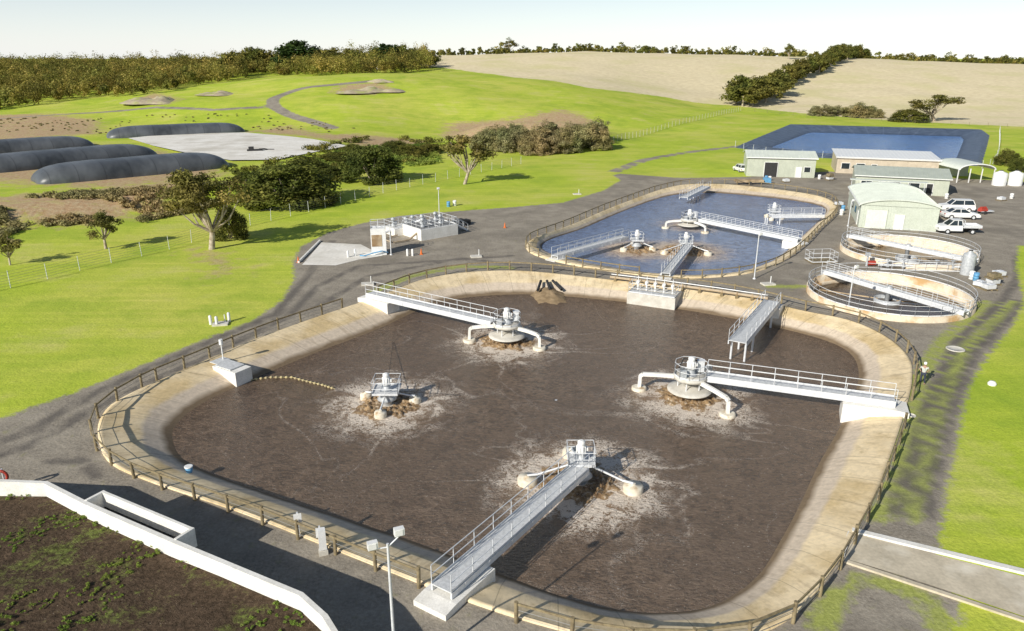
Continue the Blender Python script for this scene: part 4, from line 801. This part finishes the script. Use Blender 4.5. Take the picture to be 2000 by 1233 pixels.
# ------------------------------------------------------------ headworks (platform)
a,b_=P(822,470),P(925,452);rz=math.atan2(b_.y-a.y,b_.x-a.x);t=thing('headworks_structure',(a.x,a.y,0),rz,'white concrete headworks platform with handrails and stair','tank');L=(b_-a).length
mobj('concrete_box',Geo().box((3,2.2,.75),(6.2,5,1.5)).box((1,6.,.45),(5,3.2,.9)),M_white,t)
mobj('deck_grating',Geo().box((3,2.2,1.54),(5.6,4.4,.06)),M_wire,t)
for q_ in ([(-.05,-.2),(6,-.2)],[(6,-.2),(6,4.6)],[(6,4.6),(-.05,4.6)],[(-.05,4.6),(-.05,-.2)],[(3,-.2),(3,4.6)]): mobj('handrail',Geo().rail([(x_,y_,1.5) for x_,y_ in q_],1.05,1.2),M_galv,t)
mobj('handrail',Geo().rail([(-1.4,4.5,.9),(3.4,4.5,.9),(3.4,7.5,.9),(-1.4,7.5,.9)],1.05,1.2,closed=True),M_galv,t)
g=Geo();g.beam((6.2,1,1.5),(8.8,1,0),.08,.25);g.beam((6.2,2,1.5),(8.8,2,0),.08,.25);[g.box((6.3+i*.3,1.5,1.4-i*.17),(.28,1,.05)) for i in range(9)];mobj('stair',g,M_galv,t)
for y_ in(1,2): mobj('stair_rail',Geo().rail([(6.2,y_,1.5),(8.8,y_,0)],1.,.9),M_galv,t)
for i,(x_,y_) in enumerate(((1,1),(2.2,3),(4.4,1.6),(4.8,3.5),(1.2,5.8),(-.4,6.6),(2.6,6.2))):
    g=Geo();z_=1.55 if y_<5 else .9;g.lathe([(.3,0),(.3,.3),(.15,.35),(.15,.9),(.3,.95),(.3,1.2),(.1,1.35)],(x_,y_,z_),12);g.box((x_+.35,y_,z_+.5),(.4,.35,.5));mobj('valve',g,M_motor,t)
mobj('pipe',Geo().path([(-2.5,5.5,.5),(1,5.5,1.1),(3,4,1.9)],.18,8),M_galv,t)
mobj('pipe',Geo().path([(-4,.6,.25),(-1.5,.6,.25),(-.1,.8,.9)],.14,8),M_pipe,t);mobj('pipe',Geo().path([(-4,1.2,.2),(-4,3.4,.2),(-1.2,4.2,.2)],.1,8),M_pipe,t)
mobj('equipment_cover',Geo().box((9.5,4.2,.5),(1.8,1.4,1.)),M_dark,t);mobj('equipment_cover',Geo().box((11.2,4.8,.35),(1.,1.2,.7)),M_dark,t)
p=P(741,496);t=thing('washdown_cabinet',p,.15,'tall white cabinet with brown side and roof rail','cabinet');mobj('cabinet_body',Geo().box((0,0,1.7),(1.9,1.4,3.4)),M_wpaint,t);mobj('side_panel',Geo().box((-.2,-.72,1.9),(1.3,.04,1.5)),M_oldc,t);mobj('handrail',Geo().rail([(-.9,-.65,3.4),(.9,-.65,3.4),(.9,.65,3.4),(-.9,.65,3.4)],1.,.9,closed=True),M_galv,t);g=Geo();g.path([(1.1,-.6,.3),(.4,-1.,.6),(-.8,-1.1,.4),(-1.8,-1.3,.15),(-2.4,-.9,.1)],.08);mobj('hose',g,M_blue,t)
# poles
def pole(u,v,vt,label,arms=()):
    p=P(u,v);d=ray(u,vt);h=H+d.z*(p.y/d.y);t=thing('lamp_post',p,0,label,'lamp post','floodlight poles')
    mobj('pole',Geo().tube((0,0,0),(0,0,h),.07,.05,10).lathe([(.18,0),(.18,.08),(.09,.1)],n=10),M_galv,t)
    for x_,y_,z_ in arms:
        o=mobj('arm',Geo().tube((0,0,h-.15),(x_,y_,h+z_-.1),.03),M_galv,t);mobj('floodlight',Geo().box((x_,y_,h+z_+.1),(.38,.22,.3),.4).box((x_+.02,y_-.12,h+z_+.1),(.3,.03,.24),.4),M_wpaint,t)
pole(775,1338,1062,'galvanised pole with two white floodlights beside pond fence',((.42,.2,.3),(-.55,-.1,-.1)))
pole(858,422,370,'slim white lamp post beside headworks',((0,-.3,.1),));pole(1473,545,458,'slim white lamp post beside pond',((.1,-.2,0),));pole(1656,606,522,'slim white lamp post beside clarifier',((.1,-.2,0),));pole(1656,442,392,'slim lamp post beside pale green shed',((.2,-.2,0),));pole(764,498,438,'short post beside washdown cabinet')
# cones, bollards, small things
g=Geo();g.box((0,0,.03),(.4,.4,.06));g.lathe([(.16,.05),(.04,.75),(.02,.76)],n=12)
for u,v in ((583,513),(823,497),(986,445)): mobj('traffic_cone',g,M_orange,loc=P(u,v),label='orange traffic cone on gravel',cat='traffic cone',group='traffic cones')
g=Geo();g.lathe([(.14,0),(.14,.8),(.1,.9),(.02,.92)],n=12)
for u,v in ((680,503),(694,500),(796,500),(806,500),(424,636),(412,634),(448,628)): mobj('bollard',g,M_wpaint,loc=P(u,v),label='short white marker post',cat='bollard',group='white marker posts')
for u,v in ((431,634),(1127,380),(930,502),(718,556),(1500,556)):
    t=thing('pit_cover',P(u,v),.2,'pale concrete pit cover in the ground','pit cover','pit covers');mobj('slab',Geo().box((0,0,.08),(1.4,1.,.16)),M_conc,t);mobj('post',Geo().tube((.4,.2,.1),(.4,.2,.9),.05),M_wpaint,t)
for u,v in ((585,1040),(628,1068)):
    t=thing('sign_board',P(u,v+8),.35,'small white notice sign fixed at the pond fence','sign','white fence signs');mobj('panel',Geo().box((0,-.05,1.15),(.4,.03,.55)),M_wpaint,t);mobj('post',Geo().beam((0,0,0),(0,0,1.5),.08,.08),M_galv,t)
t=thing('gate_control_box',P(632,1082),.35,'tall white cabinet beside fence gate','cabinet');mobj('cabinet_body',Geo().box((0,0,.9),(.36,.25,1.2)),M_wpaint,t);mobj('plinth',Geo().box((0,0,.12),(.45,.35,.26)),M_conc,t)
t=thing('bucket',P(370,922,-.4),0,'small blue and white bucket on pond bank','bucket');mobj('body',Geo().lathe([(.18,0),(.24,.4),(.22,.4)],n=14),M_blue,t);mobj('rim',Geo().lathe([(.26,.36),(.26,.42),(.22,.42)],n=14),M_wpaint,t)
t=thing('life_ring',P(3,930,1.1),0,'red life ring mounted on a post','life ring');g=Geo();n=20
mobj('ring',g.path([(.33*math.cos(2*math.pi*i/n),0,.33*math.sin(2*math.pi*i/n)) for i in range(n+1)],.08,8),M_red,t);mobj('post',Geo().tube((0,.12,-1.1),(0,.12,.4),.05),M_galv,t)
def pallet(u,v,rz,k):
    t=thing('pallet_stack',P(u,v),rz,'stack of pallets and boxed equipment on gravel','pallet stack','pallets beside clarifiers')
    for j in range(k):
        g=Geo();[g.box((0,-.5+i*.2,.15+j*.7),(1.5,.12,.04)) for i in range(6)];[g.box((x_,0,.07+j*.7),(.1,1.2,.12)) for x_ in(-.65,0,.65)];mobj('pallet',g,M_wood,t)
        mobj('crate',Geo().box((0,0,.42+j*.7),(1.1,.9,.44),.1).box((.2,.1,.66+j*.7),(.5,.5,.05),.2),M_galv if j%2==0 else M_wood,t)
pallet(1938,556,.2,2);pallet(1950,540,.1,1);pallet(1912,560,.5,1);pallet(1930,566,.1,1);pallet(1535,356,.1,1);pallet(1620,352,.3,2);pallet(1955,392,.3,1);pallet(1638,402,.1,1)
def drum(u,v,mt,lab):
    t=thing('storage_drum',P(u,v),0,lab,'drum','drums in the yard');mobj('drum_shell',Geo().lathe([(.3,0),(.3,.3),(.32,.31),(.3,.33),(.3,.6),(.32,.61),(.3,.63),(.3,.9),(.27,.9),(.27,.87)],n=16),mt,t)
for i,(u,v) in enumerate(((1496,352),(1503,353),(1600,350),(1646,412),(1643,420),(1897,545),(1905,548),(1975,388),(1848,388),(876,404),(888,402))): drum(u,v,M_blue if i%3==0 else M_wpaint,'blue plastic drum standing in the yard' if i%3==0 else 'white plastic drum standing in the yard')
t=thing('equipment_cage',P(1603,512),.1,'galvanised steel cage platform on gravel','cage');mobj('frame',Geo().rail([(-1.6,-1,.2),(1.6,-1,.2),(1.6,1,.2),(-1.6,1,.2)],1.2,1.,.027,closed=True),M_galv,t);mobj('deck',Geo().box((0,0,.15),(3.3,2.1,.1)),M_wood,t)
t=thing('pump_control_unit',P(1700,520),0,'red and grey pump unit between clarifiers','pump');mobj('pump_body',Geo().tube((-.3,0,.4),(.5,0,.4),.3,n=14),M_red,t);mobj('valve',Geo().tube((-.5,0,0),(-.5,0,1.5),.12).box((-.5,0,1.5),(.5,.4,.4)),M_motor,t)
t=thing('pipe_manifold',P(1800,526),-.1,'galvanised pipe manifold with valves between clarifiers','pipe');mobj('pipe',Geo().path([(-5,0,.4),(5,0,.4)],.16,10),M_galv,t);mobj('pipe',Geo().path([(-5,.5,.7),(4,.5,.7)],.09,8),M_galv,t)
for x_ in (-4,-2.2,-.4,1.6,3.4): mobj('valve',Geo().tube((x_,0,.4),(x_,0,1.1),.08).lathe([(.25,1.1),(.25,1.16)],(x_,0,0),14).box((x_,0,.4),(.3,.42,.42)),M_motor,t)
mobj('handrail',Geo().rail([(-5,-.8,0),(5,-.8,0)],1.05,1.2,.027),M_galv,t)
p=P(1462,360);t=thing('equipment_trailer',p,0,'orange-brown flat trailer loaded beside green shed','trailer');mobj('bed',Geo().box((0,0,.7),(5.5,1.8,.5)),M_oldc,t);mobj('load',Geo().box((3.6,0,.8),(1.4,1.2,1.),0,.9),M_blue,t)
for s in(-1,1): mobj('wheel',Geo().tube((0,s*.85,.35),(0,s*1.02,.35),.35,n=14),M_dark,t)
# ------------------------------------------------------------ person
def skin(name,vs,es,rad,mat,parent,sub=1):
    me=bpy.data.meshes.new(name);me.from_pydata(vs,es,[]);o=bpy.data.objects.new(name,me);COL.objects.link(o);o.parent=parent
    m=o.modifiers.new('skin','SKIN');m.use_smooth_shade=True
    for i,r in enumerate(rad): me.skin_vertices[0].data[i].radius=(r,r)
    me.skin_vertices[0].data[0].use_root=True
    s=o.modifiers.new('sub','SUBSURF');s.levels=sub;s.render_levels=sub;me.materials.append(mat);return o
t=thing('person',P(1800,750),2.6,'person in pale shirt and cap standing with hands at waist','person')
vs=[(0,0,.95),(0,0,1.2),(0,0,1.42),(0,0,1.52),(0,.02,1.6),(0,.02,1.74),(.1,0,.9),(.12,.02,.5),(.13,-.02,.08),(.13,.13,.04),(-.1,0,.9),(-.14,.02,.5),(-.17,-.02,.08),(-.17,.13,.04),(.2,0,1.42),(.33,-.06,1.18),(.2,.12,1.05),(-.2,0,1.42),(-.33,-.06,1.18),(-.18,.14,1.08)]
es=[(0,1),(1,2),(2,3),(3,4),(4,5),(0,6),(6,7),(7,8),(8,9),(0,10),(10,11),(11,12),(12,13),(2,14),(14,15),(15,16),(2,17),(17,18),(18,19)]
rad=[.14,.13,.14,.055,.09,.085,.09,.06,.045,.04,.09,.06,.045,.04,.06,.042,.032,.06,.042,.032]
b0=skin('body',vs,es,rad,M_skin,t)
skin('shirt',[vs[1],(0,0,.98),vs[2],vs[14],(.27,-.03,1.28),vs[17],(-.27,-.03,1.28)],[(0,1),(0,2),(2,3),(3,4),(2,5),(5,6)],[.155,.165,.16,.08,.07,.08,.07],M_shirt,t)
skin('trousers',[vs[0],vs[6],vs[7],(.13,-.02,.1),vs[10],vs[11],(-.17,-.02,.1)],[(0,1),(1,2),(2,3),(0,4),(4,5),(5,6)],[.16,.11,.08,.07,.11,.08,.07],M_trous,t)
mobj('cap',Geo().lathe([(.115,1.7),(.12,1.76),(.09,1.84),(.02,1.86)],(0,.02,0),16).box((0,.14,1.71),(.16,.14,.02)),M_wpaint,t)
# ------------------------------------------------------------ light, sky, camera
SE=math.radians(28.5);az=math.radians(48)
sd=Vector((-math.cos(az)*math.cos(SE),-math.sin(az)*math.cos(SE),math.sin(SE)))
sl=bpy.data.lights.new('sun','SUN');sl.energy=5.;sl.angle=math.radians(.5);sl.color=(1,.95,.86);so=bpy.data.objects.new('sun',sl);COL.objects.link(so);so.rotation_euler=(-sd).to_track_quat('-Z','Y').to_euler()
w=bpy.data.worlds.new('World');scene.world=w;w.use_nodes=True;nt=w.node_tree;bg=nt.nodes['Background']
sk=nt.nodes.new('ShaderNodeTexSky');sk.sky_type='NISHITA';sk.sun_disc=False;sk.sun_elevation=SE;sk.sun_rotation=math.radians(222);sk.air_density=1.;sk.dust_density=.4;sk.ozone_density=2.
g_=nd(nt,'ShaderNodeTexCoord').outputs['Generated'];z_=mth(nt,'MAXIMUM',nd(nt,'ShaderNodeSeparateXYZ',{0:g_}).outputs[2],0.)
e1=mth(nt,'EXPONENT',mth(nt,'MULTIPLY',z_,-5.))
hz=mix(nt,e1,(0,0,0),(9.0,9.4,10.2))
nt.links.new(mix(nt,1.,sk.outputs[0],hz,'ADD'),bg.inputs[0]);bg.inputs[1].default_value=.066
cam=bpy.data.cameras.new('camera');co=bpy.data.objects.new('camera',cam);COL.objects.link(co);co.location=(0,0,H);co.rotation_euler=(math.pi/2-PITCH,0,0)
cam.sensor_width=36;cam.lens=F/2000*36;cam.clip_end=20000;cam.clip_start=.5;scene.camera=co
scene.view_settings.view_transform='Standard';scene.view_settings.look='None';scene.view_settings.exposure=0
